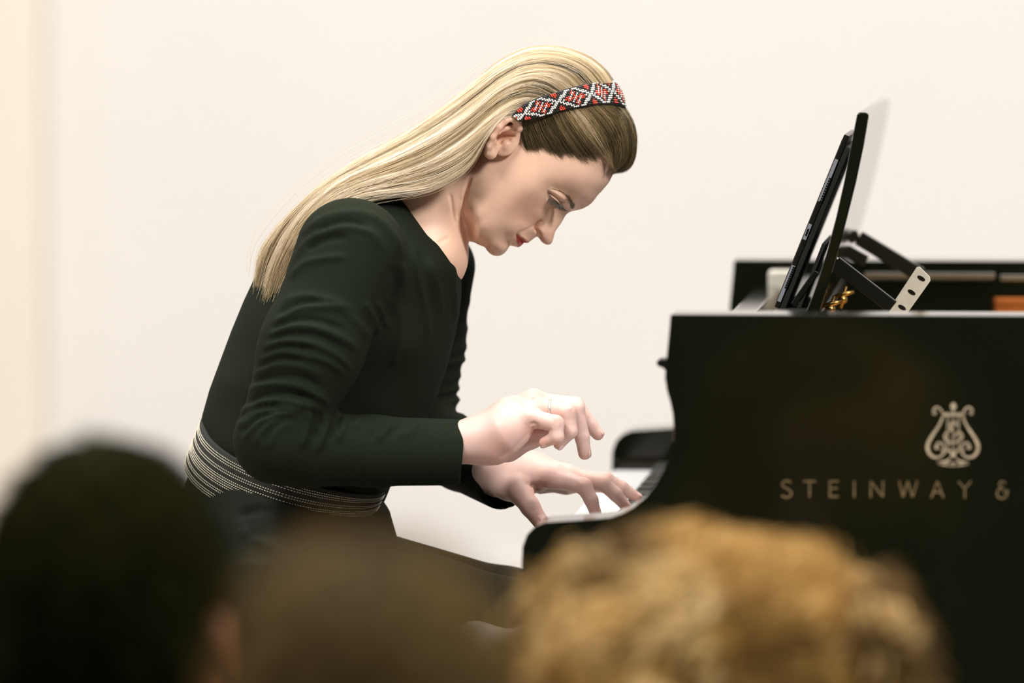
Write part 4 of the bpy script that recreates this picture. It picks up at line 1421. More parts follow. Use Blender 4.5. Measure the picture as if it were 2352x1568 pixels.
# --- dark trousers, shoes, bench
LEG = [( -1, [Q(705, 1335, -.072), Q(1172, 1440, -.10), Q(1130, 1850, -.10), Q(1128, 2500, -.10)], [.080, .051, .047, .040]),
       (1, [Q(705, 1335, .072), Q(1172, 1409, .10), Q(1130, 1850, .10), Q(1128, 2500, .10)], [.080, .050, .047, .040])]
def f_trous(P):
    f = ellipsoid(P, Q(645, 1330, 0), (.122, .155, .150))
    ringd = (np.sqrt((((P - bc) @ b1) / 0.1080) ** 2 + (((P - bc) @ b2) / 0.1235) ** 2) - 1) * .11
    f = smin(f, smax(ringd, np.abs((P - bc) @ b3 + .05) - .08, .02), .03)
    f = smin(f, cone(P, Q(770, 1180, 0), Q(795, 1260, 0), .055, .058), .03)
    for s, pts, r in LEG:
        f = smin(f, chain(P, pts, r, .02), .025)
    f = smax(f, ((P - bc) @ b3) + .006, .003)
    return smax(f, -(P[:, 2] - Q(0, 2540, 0)[2]), .002)
lo = np.array([Q(400, 0, 0)[0], -.26, Q(0, 2560, 0)[2]]); hi = np.array([Q(1300, 0, 0)[0], .26, Q(0, 1080, 0)[2]])
pv, pf = surf(f_trous, lo, hi, 0.0055)
pv = relax(pv, pf, 2, 0.4)
PN = normals(pv, pf)
for poly, amp, sig in (([(540, 1185), (600, 1170), (630, 1182)], -.004, 8), ([(550, 1215), (590, 1240), (640, 1262)], .004, 9), ([(545, 1300), (580, 1296), (620, 1302)], .003, 8),
                       ([(560, 1225), (600, 1232)], -.003, 8), ([(540, 1390), (620, 1400), (700, 1398)], .003, 7), ([(790, 1195), (830, 1225), (900, 1240)], -.003, 12)):
    pv = stroke(pv, PN, poly, amp, sig, facing=0.0)
M_trous = mat('dark_denim', (0.0085, 0.0115, 0.0065), 0.75, noise=0.2, scale=700, bump=0.3, bscale=1400, spec=0.15)
mesh_from('trousers', toW(pv), pf, M_trous, pianist, True)
M_shoe = mat('black_shoe_leather', (0.012, 0.012, 0.010), 0.3, noise=0.1, scale=30)
for s, pts, r in LEG:
    an = toW(pts[3][None])[0]
    def f_shoe(P, an=an):
        a = an.astype(np.float32)
        f = cone(P, (a[0] - .03, a[1], .045), (a[0] + .16, a[1], .030), .036, .028)
        f = smin(f, cone(P, (a[0], a[1], .04), (a[0], a[1], .12), .036, .036), .02)
        return smax(f, -(P[:, 2] - .003), .003)
    v_, f_ = surf(f_shoe, (an[0] - .1, an[1] - .06, -.01), (an[0] + .24, an[1] + .06, .18), .006)
    mesh_from('shoe', v_, f_, M_shoe, pianist, True)

bx = W(640, 1600, 0)
bz = 0.525
bench = empty('piano_bench', (bx[0], bx[1], 0))
tag(bench, 'black padded piano bench under the pianist', 'bench')
MB().box((bx[0] - .20, bx[1] - .24, bz - .07), (bx[0] + .16, bx[1] + .30, bz), bev=.02).build('cushion', M_shoe, bench)
MB().box((bx[0] - .19, bx[1] - .23, bz - .13), (bx[0] + .15, bx[1] + .29, bz - .07), bev=.004).build('frame', M_black, bench)
for sx in (-.17, .13):
    for sy in (-.21, .27):
        MB().box((bx[0] + sx - .02, bx[1] + sy - .02, 0), (bx[0] + sx + .02, bx[1] + sy + .02, bz - .12), bev=.004).build('leg', M_black, bench)

# --- cloth standing in for an unidentified pale shape over the near knee
def f_cloth(P):
    f = chain(P, [Q(1010, 1428, -.104), Q(1110, 1434, -.108), Q(1215, 1446, -.112)], [.030, .0335, .0340], .02)
    f = smin(f, chain(P, [Q(1020, 1470, -.128), Q(1190, 1490, -.138)], [.026, .030], .02), .02)
    return f + .0010 * np.sin(P[:, 0] * 110 + P[:, 2] * 190)
lo = np.array([Q(980, 0, 0)[0], -.22, Q(0, 1620, 0)[2]]); hi = np.array([Q(1290, 0, 0)[0], -.04, Q(0, 1330, 0)[2]])
cv, cf = surf(f_cloth, lo, hi, .003)
cv = relax(cv, cf, 2, .4)
M_cloth = mat('taupe_cloth', (0.50, 0.42, 0.36), 0.7, noise=0.08, scale=60, bump=0.3, bscale=700)
o = mesh_from('stand_in_cloth', toW(cv), cf, M_cloth, None, True)
tag(o, "pale taupe cloth standing in for an unidentified pale shape across the pianist's knee below the keyboard", 'cloth')

# --- hair: traced locks, as real strands over an inner shell
rng = np.random.default_rng(7)
def resample(P, k):
    P = spl(P, 8)
    L = np.concatenate([[0], np.cumsum(np.linalg.norm(np.diff(P, axis=0), axis=1))])
    t = np.linspace(0, L[-1], k)
    return np.stack([np.interp(t, L, P[:, i]) for i in range(2)], 1)
KB = 30
back_g = [
 [(1172, 270), (1158, 272), (1142, 284), (1125, 304), (1110, 328), (1096, 355), (1082, 377), (1062, 398), (1030, 418), (990, 436), (945, 444), (900, 448), (850, 455), (800, 470), (755, 500), (715, 545), (685, 600), (662, 650), (645, 690)],
 [(1205, 243), (1180, 248), (1150, 270), (1112, 305), (1070, 343), (1020, 373), (960, 398), (900, 416), (840, 432), (780, 458), (740, 490), (705, 530), (672, 580), (648, 635), (630, 690)],
 [(1275, 213), (1240, 196), (1200, 196), (1150, 222), (1100, 265), (1050, 306), (990, 345), (930, 374), (870, 398), (810, 422), (760, 452), (715, 495), (675, 550), (643, 610), (618, 685)],
 [(1345, 194), (1312, 164), (1262, 150), (1205, 154), (1152, 182), (1100, 224), (1040, 270), (980, 310), (920, 345), (860, 377), (800, 409), (750, 443), (705, 484), (662, 535), (627, 595), (605, 662)],
 [(1412, 190), (1384, 152), (1342, 124), (1292, 108), (1250, 104), (1200, 113), (1150, 138), (1110, 170), (1070, 205), (1020, 246), (960, 291), (900, 326), (840, 358), (780, 398), (730, 436), (690, 473), (650, 511), (615, 548), (592, 585), (590, 635)],
]
back_g = np.array([resample(g, KB) for g in back_g])            # 5 x KB x 2
bw = np.interp(np.linspace(0, 1, KB), [0, .06, .12, .22, .35, .55, .75, 1.0], [.088, .098, .100, .092, .088, .098, .100, .088])

def interp_u(G, u):
    """cubic interpolation across the guides"""
    n = len(G)
    x = np.clip(u, 0, 1) * (n - 1)
    i = np.minimum(x.astype(int), n - 2); t = (x - i)[:, None, None]
    a, b, c, d = G[np.maximum(i-1, 0)], G[i], G[i+1], G[np.minimum(i+2, n-1)]
    return 0.5*((2*b)+(-a+c)*t+(2*a-5*b+4*c-d)*t*t+(-a+3*b-3*c+d)*t**3)

def shell_pts(G, w, u, side, inset=0.0, exp=0.5):
    P = interp_u(G, u)                                         # n,k,2
    ww = -side * w[None, :] * (np.cos(np.clip(u, 0, 1) * math.pi / 2) ** exp)[:, None]
    if inset:
        cen = G.mean(0)[None]
        dirv = cen - P
        L = np.linalg.norm(dirv, axis=2, keepdims=True) + 1e-9
        P = P + dirv / L * np.minimum(inset * 2000, L * .5)
        ww = ww * (1 - inset / .085)
    k = (D0 + ww) / FPX
    return np.stack([(P[..., 0] - 1176) * k, ww, (784 - P[..., 1]) * k], -1)

def streak(u, seed, freqs=(7, 17, 37), amps=(.17, .13, .08)):
    r = np.random.default_rng(seed)
    s = np.zeros_like(u)
    for f, a in zip(freqs, amps):
        s += a * np.sin(u * f * 2 * math.pi / 2 + r.uniform(0, 6)) 
    return s

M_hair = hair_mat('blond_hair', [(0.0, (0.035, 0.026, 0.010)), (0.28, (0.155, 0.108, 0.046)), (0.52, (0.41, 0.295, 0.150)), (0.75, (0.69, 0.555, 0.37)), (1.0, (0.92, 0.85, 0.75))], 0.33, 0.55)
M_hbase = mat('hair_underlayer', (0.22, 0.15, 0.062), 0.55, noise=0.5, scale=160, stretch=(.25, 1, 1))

us = np.linspace(0, 1, 26)
near_s = shell_pts(back_g, bw, us, 1, inset=.0035)
far_s = shell_pts(back_g, bw, us[::-1][1:], -1, inset=.0035)
grid = np.concatenate([near_s, far_s])                           # m,k,3
m_, k_ = grid.shape[:2]
F = np.array([[i*k_+j, (i+1)*k_+j, (i+1)*k_+j+1, i*k_+j+1] for i in range(m_-1) for j in range(k_-1)])
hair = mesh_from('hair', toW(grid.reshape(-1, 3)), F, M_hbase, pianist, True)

def back_strands(n, side, seed):
    r = np.random.default_rng(seed)
    u = r.uniform(0, 1, n) ** 0.9
    S = shell_pts(back_g, bw, u, side)
    # clumps: strands of a lock share an offset; tips spread and end unevenly
    lock = np.floor(u * 46)
    lr = np.random.default_rng(99).normal(0, 1, (60, 3))
    t = np.linspace(0, 1, KB)[None, :, None]
    env = np.sin(np.clip(t * 1.15, 0, 1) * math.pi * .5)
    off = lr[lock.astype(int)][:, None, :] * .0022 * env + r.normal(0, .0011, (n, 1, 3)) * (0.25 + env)
    off += (.0022 * np.sin(t * 9 + r.uniform(0, 6, (n, 1, 1))) * r.normal(0, .5, (n, 1, 3))) * env
    S = S + off
    # uneven lengths
    e = 1 - np.abs(r.normal(0, .022, n)) - .012 * ((lock * 7) % 3 == 0)
    tt = np.linspace(0, 1, KB)
    S2 = np.empty_like(S)
    for c in range(3):
        x = tt[None] * e[:, None] * (KB - 1)
        i = np.minimum(x.astype(int), KB - 2); a = x - i
        S2[..., c] = np.take_along_axis(S[..., c], i, 1) * (1 - a) + np.take_along_axis(S[..., c], i + 1, 1) * a
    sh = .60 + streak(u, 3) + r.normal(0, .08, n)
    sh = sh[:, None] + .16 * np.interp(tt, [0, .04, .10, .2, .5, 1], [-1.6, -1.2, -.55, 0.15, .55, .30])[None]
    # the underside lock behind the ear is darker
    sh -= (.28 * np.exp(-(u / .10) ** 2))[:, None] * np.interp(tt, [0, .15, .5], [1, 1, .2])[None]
    return S2, sh
S1, sh1 = back_strands(24000, 1, 11)
S2, sh2 = back_strands(4500, -1, 12)
S = np.concatenate([S1, S2]); sh = np.concatenate([sh1, sh2])
taper = np.interp(np.linspace(0, 1, KB), [0, .05, .85, 1], [1, 1, .9, .35])
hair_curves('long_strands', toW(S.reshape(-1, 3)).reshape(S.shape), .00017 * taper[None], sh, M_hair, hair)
# fine fly-aways
n = 130
u = rng.uniform(0.0, 1, n)
S = shell_pts(back_g, bw * 1.03, u, 1)
t = np.linspace(0, 1, KB)[None, :, None]
S = S + rng.normal(0, .008, (n, 1, 3)) * np.sin(t * math.pi * .8) + rng.normal(0, .004, (n, 1, 3)) * t
S[..., 1] -= .003
hair_curves('flyaway_strands', toW(S.reshape(-1, 3)).reshape(S.shape), np.full((1, KB), .00011), np.full(n, .75) + rng.normal(0, .1, n), M_hair, hair)

# front section between hairline and headband
KF = 16
front_g = [
 [(1180, 280), (1186, 300), (1191, 322), (1200, 350)],
 [(1212, 272), (1222, 298), (1235, 325), (1256, 358)],
 [(1250, 264), (1266, 297), (1288, 330), (1318, 372)],
 [(1296, 254), (1322, 292), (1352, 332), (1392, 378)],
 [(1345, 246), (1382, 282), (1408, 325), (1412, 368), (1396, 388)],
 [(1395, 240), (1430, 276), (1442, 325), (1436, 372), (1410, 394)],
 [(1432, 244), (1454, 286), (1461, 330), (1454, 372), (1436, 392), (1414, 397)],
]
front_g = np.array([resample(g, KF) for g in front_g])
def front_pts(u, side, lift=0.0, e=None):
    P = interp_u(front_g, u)
    if e is not None:                                            # each strand runs to its own root on the skin
        x = np.linspace(0, 1, KF)[None] * e[:, None] * (KF - 1)
        i = np.clip(x.astype(int), 0, KF - 2); a = (x - i)[..., None]
        P = np.take_along_axis(P, i[..., None], 1) * (1 - a) + np.take_along_axis(P, i[..., None] + 1, 1) * a
    px, py = P[..., 0], P[..., 1]
    g = HEAD.look(HEAD.g, px, py)
    h = np.sqrt(np.maximum(g, 0))
    # rounded to the midline at the top guide
    cap = .075 * np.cos(np.clip(u, 0, 1) * math.pi / 2)[:, None] ** .62
    tl = np.linspace(0, 1, KF)[None]
    ww = np.maximum(h + .0002 + .0052 * (1 - tl ** 2) + lift, cap * .93 * (1 - .25 * tl ** 4) + lift) * np.clip((1 - u[:, None]) / .12, 0, 1) ** .5
    ww = np.where(u[:, None] > .985, 0, ww)
    y = -side * ww
    out = np.empty(P.shape[:2] + (3,))
    x, z = (px - 1176) / 2000, (784 - py) / 2000
    c, s_ = math.cos(HYAW), math.sin(HYAW)
    dx = x - piv
    out[..., 0] = piv + c*dx + s_*y; out[..., 1] = -s_*dx + c*y; out[..., 2] = z
    return out
us = np.linspace(0, 1, 30)
es = .60 + .05 * np.sin(us * 20)
grid = np.concatenate([front_pts(us, 1, -.0016, es), front_pts(us[::-1][1:], -1, -.0016, es[::-1][1:])])
m_, k_ = grid.shape[:2]
F = np.array([[i*k_+j, (i+1)*k_+j, (i+1)*k_+j+1, i*k_+j+1] for i in range(m_-1) for j in range(k_-1)])
M_hdark = mat('front_hair_underlayer', (0.13, 0.088, 0.038), 0.6, noise=0.4, scale=200)
mesh_from('front_hair', toW(grid.reshape(-1, 3)), F, M_hdark, hair, True)
def front_strands(n, side, seed):
    r = np.random.default_rng(seed)
    u = np.clip(r.uniform(-.01, 1.0, n), 0, 1)
    # dense roots along the hairline, thinning into fine baby hairs
    e = 1.0 - .42 * r.uniform(0, 1, n) ** 1.3 + .05 * np.sin(u * 37) + .035 * np.sin(u * 90)
    wisp = r.uniform(0, 1, n) < .10
    e = np.where(wisp, e + r.uniform(.02, .16, n), e)
    S3 = front_pts(u, side, 0.0, e)
    tt = np.linspace(0, 1, KF)
    S3 = S3 + r.normal(0, .0009, (n, 1, 3)) * (1 - .6 * tt)[None, :, None] + np.cumsum(r.normal(0, .00022, (n, KF, 3)), 1)
    S3[..., 1] -= side * np.abs(r.normal(0, .0012, n))[:, None] * (1 - tt)[None]
    sh = .20 + streak(u, 5, (7, 19, 43), (.05, .06, .06)) + r.normal(0, .07, n)
    sh += .42 * np.exp(-((u - .53) / .045) ** 2) + .10 * np.exp(-((u - .62) / .06) ** 2)     # pale streak
    sh = sh[:, None] + .10 * np.interp(tt, [0, .3, .7, 1], [1.0, .6, -.5, -.2])[None]
    return S3, sh
A, a1 = front_strands(8000, 1, 21); B_, a2 = front_strands(2500, -1, 22)
S = np.concatenate([A, B_]); sh = np.concatenate([a1, a2])
taper = np.interp(np.linspace(0, 1, KF), [0, .6, 1], [1, .8, .12])
hair_curves('front_strands', toW(S.reshape(-1, 3)).reshape(S.shape), .00017 * taper[None], sh, M_hair, hair)

# --- beaded headband
top_e = resample([(1163, 270), (1192, 246), (1234, 227), (1276, 214), (1318, 202), (1360, 191), (1388, 186), (1408, 188)], 60)
bot_e = resample([(1182, 286), (1208, 281), (1234, 275), (1276, 263), (1318, 254), (1360, 247), (1403, 245), (1434, 251)], 60)
def band_pt(s, v, lift=0.0):
    """s 0 near ear .. 1 midline .. 2 far ear; v 0 top edge .. 1 bottom edge"""
    side = 1 if s <= 1 else -1
    q = s if s <= 1 else 2 - s
    # arc: strong foreshortening towards the midline
    f = q ** 1.0
    a = np.array([np.interp(f * 59, np.arange(60), top_e[:, i]) for i in range(2)])
    b = np.array([np.interp(f * 59, np.arange(60), bot_e[:, i]) for i in range(2)])
    p = a + (b - a) * v
    bul = math.sin(v * math.pi)
    w = max(.0905 * math.cos(min(1, f) * math.pi / 2) ** .55, (HEAD.H(p[0], p[1]) + .010) * min(1, (1 - f) / .1) ** .5) + lift + .0015 * bul
    if f > .999: w = 0.0
    # outward push in the plane near the midline, so the band stands off the hair
    n2 = np.array([.86, -.51]) * (lift + .0022 * bul + .001) * 2000 * (f ** 3)
    p = p + n2
    return headP(p[0], p[1], -side * w)
def arc_s(n):
    """values of s equally spaced along the band"""
    ss = np.linspace(0, 1, 400)
    P = np.array([band_pt(s, .5) for s in ss])
    L = np.concatenate([[0], np.cumsum(np.linalg.norm(np.diff(P, axis=0), axis=1))])
    return np.interp(np.linspace(0, L[-1], n), L, ss), L[-1]
ss, Lb = arc_s(70)
ss = np.concatenate([ss, 2 - ss[::-1][1:]])
V = []
vs = [0, .08, .3, .5, .7, .92, 1.0]
for s in ss:
    for v in vs: V.append(band_pt(s, v, .0012))
    for v in vs[::-1]: V.append(band_pt(s, v, -.0015))
nv = len(vs) * 2
F = [[i*nv + j, (i+1)*nv + j, (i+1)*nv + (j+1) % nv, i*nv + (j+1) % nv] for i in range(len(ss)-1) for j in range(nv)]
M_band = mat('black_band_fabric', (0.010, 0.010, 0.008), 0.7, noise=0.2, scale=300)
band = mesh_from('headband', toW(np.array(V)), F, M_band, pianist, True)
tag(band, 'black headband beaded with red flowers and white lattice')
PITCHB = .00235
ncol = int(Lb / PITCHB)
sc, _ = arc_s(ncol)
rowsN = 11
def bead_col(i, j):
    P_ = 18
    di = abs(((i + 5) % P_) - P_ / 2)
    dj = abs(j - (rowsN - 1) / 2)
    x = dj - 0.72 * di
    if abs(x) < 1.25: return 0 if abs(x) < 1.0 else 2
    if abs(x) < 1.9: return 2
    dc = P_ / 2 - di
    if x < 0:                                         # diamond between the crossings: five small blossoms
        for (a, b) in ((0, 0), (3.4, 0), (0, 3.2)):
            q = abs(dc - a) + abs(dj - b)
            if q < .6: return 0 if (a or b) else 0
            if q < 1.9: return 1
        return 0 if (i + j) % 3 == 0 else 2
    return 1 if (di < 1.6 and x > 2.6) else 2                         # little triangles at the edges
M_w = mat('white_glass_bead', (0.72, 0.71, 0.66), 0.12, noise=0.02, scale=50, coat=0.5)
M_r = mat('red_glass_bead', (0.62, 0.055, 0.025), 0.14, noise=0.1, scale=90, coat=0.5)
M_k = mat('black_glass_bead', (0.010, 0.010, 0.009), 0.10, noise=0.1, scale=50, coat=0.5)
bm = bmesh.new(); bmesh.ops.create_uvsphere(bm, u_segments=7, v_segments=5, radius=1.0)
bm.verts.index_update()
sph = np.array([v.co for v in bm.verts]); spf = [[v.index for v in f.verts] for f in bm.faces]; bm.free()
BV = [[], [], []]; BF = [[], [], []]
for ii in range(ncol * 2 - 1):
    i = ii if ii < ncol else 2 * ncol - 2 - ii
    s = sc[i] if ii < ncol else 2 - sc[i]
    for j in range(rowsN):
        k = bead_col(i, j)
        c = toW(band_pt(s, .09 + .82 * j / (rowsN - 1), .0019)[None])[0]
        r = .00118 if k != 2 else .00085
        n0 = sum(len(x) for x in BV[k])
        BV[k].append(sph * r + c); BF[k] += [[q + n0 for q in f] for f in spf]
for k, (nm, m) in enumerate((('white_beads', M_w), ('red_beads', M_r), ('black_beads', M_k))):
    tag(mesh_from(nm, np.concatenate(BV[k]), BF[k], m, band, True), kind='stuff')

# --- brows and lashes
def short_hairs(name, paths, n, length, flow, lift, shade, rad, seed, jitter=.0006):
    """hairs rooted on the face along profile pixels, both sides"""
    r = np.random.default_rng(seed)
    out = []; shs = []
    for side in (1, -1):
        for _ in range(n):
            path, wts = paths
            t = r.uniform(0, 1)
            P = spl(path, 6)
            t = t ** 3.0; x = t * (len(P) - 1); i = min(int(x), len(P) - 2); p = P[i] + (P[i+1] - P[i]) * (x - i)
            wd = np.interp(t, np.linspace(0, 1, len(wts)), wts)
            p = p + r.normal(0, .45, 2) * wd
            fl = np.array([np.interp(t, np.linspace(0, 1, len(flow)), [f[c] for f in flow]) for c in (0, 1)])
            L = length * r.uniform(.6, 1.1)
            pts = []
            h0 = HEAD.H(p[0], p[1])
            for q in np.linspace(0, 1, 5):
                pp = p + fl * L * 2000 * q
                h = max(HEAD.H(pp[0], pp[1]), 0) if lift < .0015 else h0
                pts.append(headP(pp[0], pp[1], -side * (h + .0006 + lift * math.sin(q * 2.2))))
            out.append(pts); shs.append(shade + .42 * t)
    S = np.array(out)
    return hair_curves(name, toW(S.reshape(-1, 3)).reshape(S.shape), rad * np.linspace(1, .3, 5)[None], np.array(shs) + r.normal(0, .04, len(S)), M_hair, pianist)
short_hairs('eyebrow', ([(1313, 477), (1308, 468), (1302, 459), (1292, 449), (1278, 441), (1262, 436)], [4.5, 5.5, 4.5, 3.5, 2.5, 1.5]), 300, .0034,
            [(-.1, -.9), (-.5, -.85), (-.8, -.55), (-.95, -.25)], .0008, .17, .00016, 31)

def lashes():
    r = np.random.default_rng(41)
    out = []
    for side in (-1, 1):
        ec = headP(1264, 447, .0315 * side)
        for _ in range(150):
            t = r.uniform(0, 1)
            # along the lid margin of the eyeball sphere
            p = spl([(1254, 452), (1263, 461), (1272, 468), (1281, 472), (1286, 471)], 6)
            x = t * (len(p) - 1); i = min(int(x), len(p) - 2); q = p[i] + (p[i+1] - p[i]) * (x - i)
            d2 = ((np.array(q) - (1264, 447)) / 2000)
            rem = max(.0124 ** 2 - (d2 ** 2).sum(), 1e-8)
            lat_ = .0315 + math.sqrt(rem) * (1 if t < .8 else .3)
            L = r.uniform(.006, .0115)
            pts = []; r0 = r.normal()
            for s in np.linspace(0, 1, 5):
                fl = np.array([-.05 + .55 * t + .15 * r0, .95 - .25 * s]) * L * 2000 * s
                pts.append(headP(q[0] + fl[0], q[1] + fl[1], side * (lat_ + .0015 * s)))
            out.append(pts)
    S = np.array(out)
    hair_curves('eyelash', toW(S.reshape(-1, 3)).reshape(S.shape), .00022 * np.linspace(1, .3, 5)[None], np.full(len(S), .0), M_hair, pianist)
lashes()

# --- ring and finger nails
def finger_ring():
    a, b = Q(1222, 932, -.150), Q(1302, 947, -.156)
    t = .535
    c = a + (b - a) * t
    d = (b - a) / np.linalg.norm(b - a)
    d = d + np.array([0.12, 0, 0.18]); d /= np.linalg.norm(d)
    e = np.cross(d, [0, 1, 0]); e /= np.linalg.norm(e); g = np.cross(d, e)
    V, F = [], []
    prof_ = [(.0104, -.0011), (.0117, -.0011), (.0120, 0), (.0117, .0011), (.0104, .0011)]
    n = 36
    for k in range(n):
        th = 2 * math.pi * k / n
        for r, h in prof_: V.append(c + d * h + (e * math.cos(th) + g * math.sin(th)) * r)
    m = len(prof_)
    for k in range(n):
        for j in range(m): F.append([k*m + j, k*m + (j+1) % m, ((k+1) % n)*m + (j+1) % m, ((k+1) % n)*m + j])
    M_ring = mat('silver', (0.9, 0.9, 0.9), 0.38, metal=1.0, noise=0.03, scale=300)
    tag(mesh_from('finger_ring', toW(np.array(V)), F, M_ring, pianist, True), 'thin silver ring on the ring finger')
finger_ring()
M_nail = mat('finger_nail', (0.76, 0.50, 0.44), 0.3, noise=0.02, scale=60, coat=0.3)
def nail(tip, prev, out, r, ln=.0086, wd=.0050):
    tip, prev = np.asarray(tip), np.asarray(prev)
    d = tip - prev; d /= np.linalg.norm(d)
    o = np.asarray(out, float); o = o - d * (o @ d); o /= np.linalg.norm(o)
    s = np.cross(d, o)
    c = tip + d * r * .15
    V, F = [], []
    nu, nv_ = 7, 7
    for i in range(nu):
        u = -1 + 2 * i / (nu - 1)
        for j in range(nv_):
            v = -1 + 2 * j / (nv_ - 1)
            th = u * .75
            taperd = 1.0 if v < .3 else math.sqrt(max(1 - ((v - .3) / .75) ** 2, .05))
            V.append(c + d * (v * ln / 2 + r*.0) + (s * math.sin(th) * taperd + o * math.cos(th * (0.6 + .4*taperd))) * r * 1.04 - o * max(v, 0) ** 2 * r * .22)
    n0 = len(V)
    V += [v - o * .0006 for v in V]
    for i in range(nu - 1):
        for j in range(nv_ - 1):
            a = i*nv_ + j
            F += [[a, a+1, a+nv_+1, a+nv_], [a+n0+nv_, a+nv_+1+n0, a+1+n0, a+n0]]
    mesh_from('fingernail', toW(np.array(V)), F, M_nail, pianist, True)
for (pts, r), out in zip(RH_fing, ((-.2, -.3, -1), (.4, -.2, -1), (1, -.25, .1), (.8, -.2, .6), (.3, .9, .3))):
    nail(pts[-1], pts[-2], out, r[-1])
for (pts, r), out in zip(LH_fing, ((.55, -.6, .5), (1, -.15, .35), (.75, -.2, .7), (.6, -.2, .8), (.6, 0, .8))):
    nail(pts[-1], pts[-2], out, r[-1])

# ------------------------------------------------------------------ the audience in front of the stage
def spectator(px, top_py, D, wide, label, hair_name, hair_material, under_material, skin_col, shirt_col, seed, style, turn=0.0, fluff=.004):
    """seated listener seen from behind, facing the stage; head placed by its top"""
    d = fw + rt * (px - 1176) / FPX - up * (top_py - 784) / FPX
    T = CAM + d * D                                             # top of the hair
    sc = wide / 0.172
    hz = T[2] - 0.125 * sc - (.030 if style == 'curly' else 0)
    c0 = np.array([T[0], T[1], hz])
    ZH = -0.32
    who = empty('person', (T[0], T[1], ZH))
    tag(who, label, 'person', 'listeners in front of the stage')
    ct, st_ = math.cos(turn), math.sin(turn)
    def L(x, y, z):
        return c0 + np.array([x*ct - y*st_, x*st_ + y*ct, z])
    Rm = np.array([[ct, st_, 0], [-st_, ct, 0], [0, 0, 1]])
    seatz = 0.13 - hz                                           # seat height relative to the head centre
    knee_y, foot_y = .40, .42
    def f_headn(P):
        f = ellipsoid(P, L(0, -.005, .01), (.076*sc, .096*sc, .104*sc), Rm)
        f = smin(f, ellipsoid(P, L(0, .030*sc, -.065*sc), (.068*sc, .066*sc, .082*sc), Rm), .03)
        f = smin(f, cone(P, L(0, .092*sc, -.015), L(0, .112*sc, -.045), .009, .012), .012)          # nose
        f = smin(f, ellipsoid(P, L(0, .088*sc, -.085*sc), (.024, .012, .010), Rm), .008)             # mouth
        for s in (-1, 1):
            f = smax(f, -ellipsoid(P, L(s*.032, .097*sc, -.002), (.015, .012, .009), Rm), .008)      # eye sockets
            f = smin(f, ellipsoid(P, L(s*.031, .082*sc, -.003), (.012, .012, .012), Rm), .004)
            f = smin(f, ellipsoid(P, L(s*.084*sc, -.012, -.026), (.010, .017, .031), Rm), .006)      # ears
            f = smax(f, -ellipsoid(P, L(s*.094*sc, -.006, -.023), (.006, .009, .014), Rm), .004)
        return smin(f, cone(P, L(0, -.012, -.07), L(0, -.035, -.22), .054*sc, .058), .025)
    def f_trunk2(P):
        f = cone(P, L(-.12, -.04, -.215), L(.12, -.04, -.215), .058, .058)
        f = smin(f, cone(P, L(0, -.03, -.32), L(0, -.05, seatz + .12), .125, .130), .06)
        return f
    def arms(P):
        f = None
        for s in (-1, 1):
            a = chain(P, [L(s*.145, -.04, -.235), L(s*.170, .0, -.50), L(s*.10, .20, seatz + .17)], [.046, .038, .026], .02)
            f = a if f is None else np.minimum(f, a)
        return f
    def legs(P):
        f = None
        for s in (-1, 1):
            a = chain(P, [L(s*.085, -.02, seatz + .08), L(s*.11, knee_y, seatz + .065), L(s*.11, foot_y, ZH - hz + .07)], [.075, .055, .040], .02)
            f = a if f is None else np.minimum(f, a)
        return f
    def hands(P):
        f = None
        for s in (-1, 1):
            h = ellipsoid(P, L(s*.085, .245, seatz + .165), (.036, .040, .016), Rm)
            for k in range(4):
                h = smin(h, chain(P, [L(s*(.062 + .016*k), .275, seatz + .166), L(s*(.060 + .016*k), .312, seatz + .158), L(s*(.060 + .016*k), .332 - .006*abs(k-1.5), seatz + .146)], [.0085, .0078, .0065], .004), .004)
            h = smin(h, chain(P, [L(s*.055, .235, seatz + .165), L(s*.036, .262, seatz + .160), L(s*.032, .288, seatz + .154)], [.011, .009, .007], .004), .006)
            f = h if f is None else np.minimum(f, h)
        return f
    def f_body(P):
        f = smin(f_headn(P), f_trunk2(P), .03)
        f = smin(f, arms(P), .02)
        f = smin(f, hands(P), .012)
        return smin(f, legs(P), .03)
    lo, hi = L(0, 0, 0) - (.34, .34, 0), L(0, 0, 0) + (.34, .62, .14*sc)
    lo[2] = ZH; hi[2] = c0[2] + .13*sc
    v, f = surf(f_body, lo, hi, .0065)
    v = relax(v, f, 1, .4)
    cc = np.tile(np.array(skin_col), (len(v), 1))
    mesh_from('body', v, f, M_skin2, who, True, {'tone': cc})
    def f_shirt(P):
        f = smin(f_trunk2(P), arms(P), .02) - .007
        f = smax(f, -(cone(P, L(0, -.012, -.07), L(0, -.035, -.26), .062*sc, .062)), .006)
        f = smax(f, -(P[:, 2] - (hz + seatz + .03)), .004)
        # sleeves end at the wrist
        return smax(f, -ellipsoid(P, L(0, .27, seatz + .16), (.16, .085, .06), Rm), .003)
    v, f = surf(f_shirt, lo, hi, .009)
    v = relax(v, f, 2, .4)
    mesh_from('shirt', v, f, mat('shirt_cloth', shirt_col, .85, noise=.2, scale=80), who, True)
    def f_tr(P):
        f = smin(legs(P), ellipsoid(P, L(0, -.04, seatz + .09), (.16, .12, .10), Rm), .03) - .007
        f = smax(f, P[:, 2] - (hz + seatz + .20), .004)
        return smax(f, -(P[:, 2] - (ZH + .08)), .004)
    v, f = surf(f_tr, lo, hi, .010)
    v = relax(v, f, 2, .4)
    mesh_from('trousers', v, f, mat('trouser_cloth', (.02, .022, .026), .85, noise=.2, scale=90), who, True)
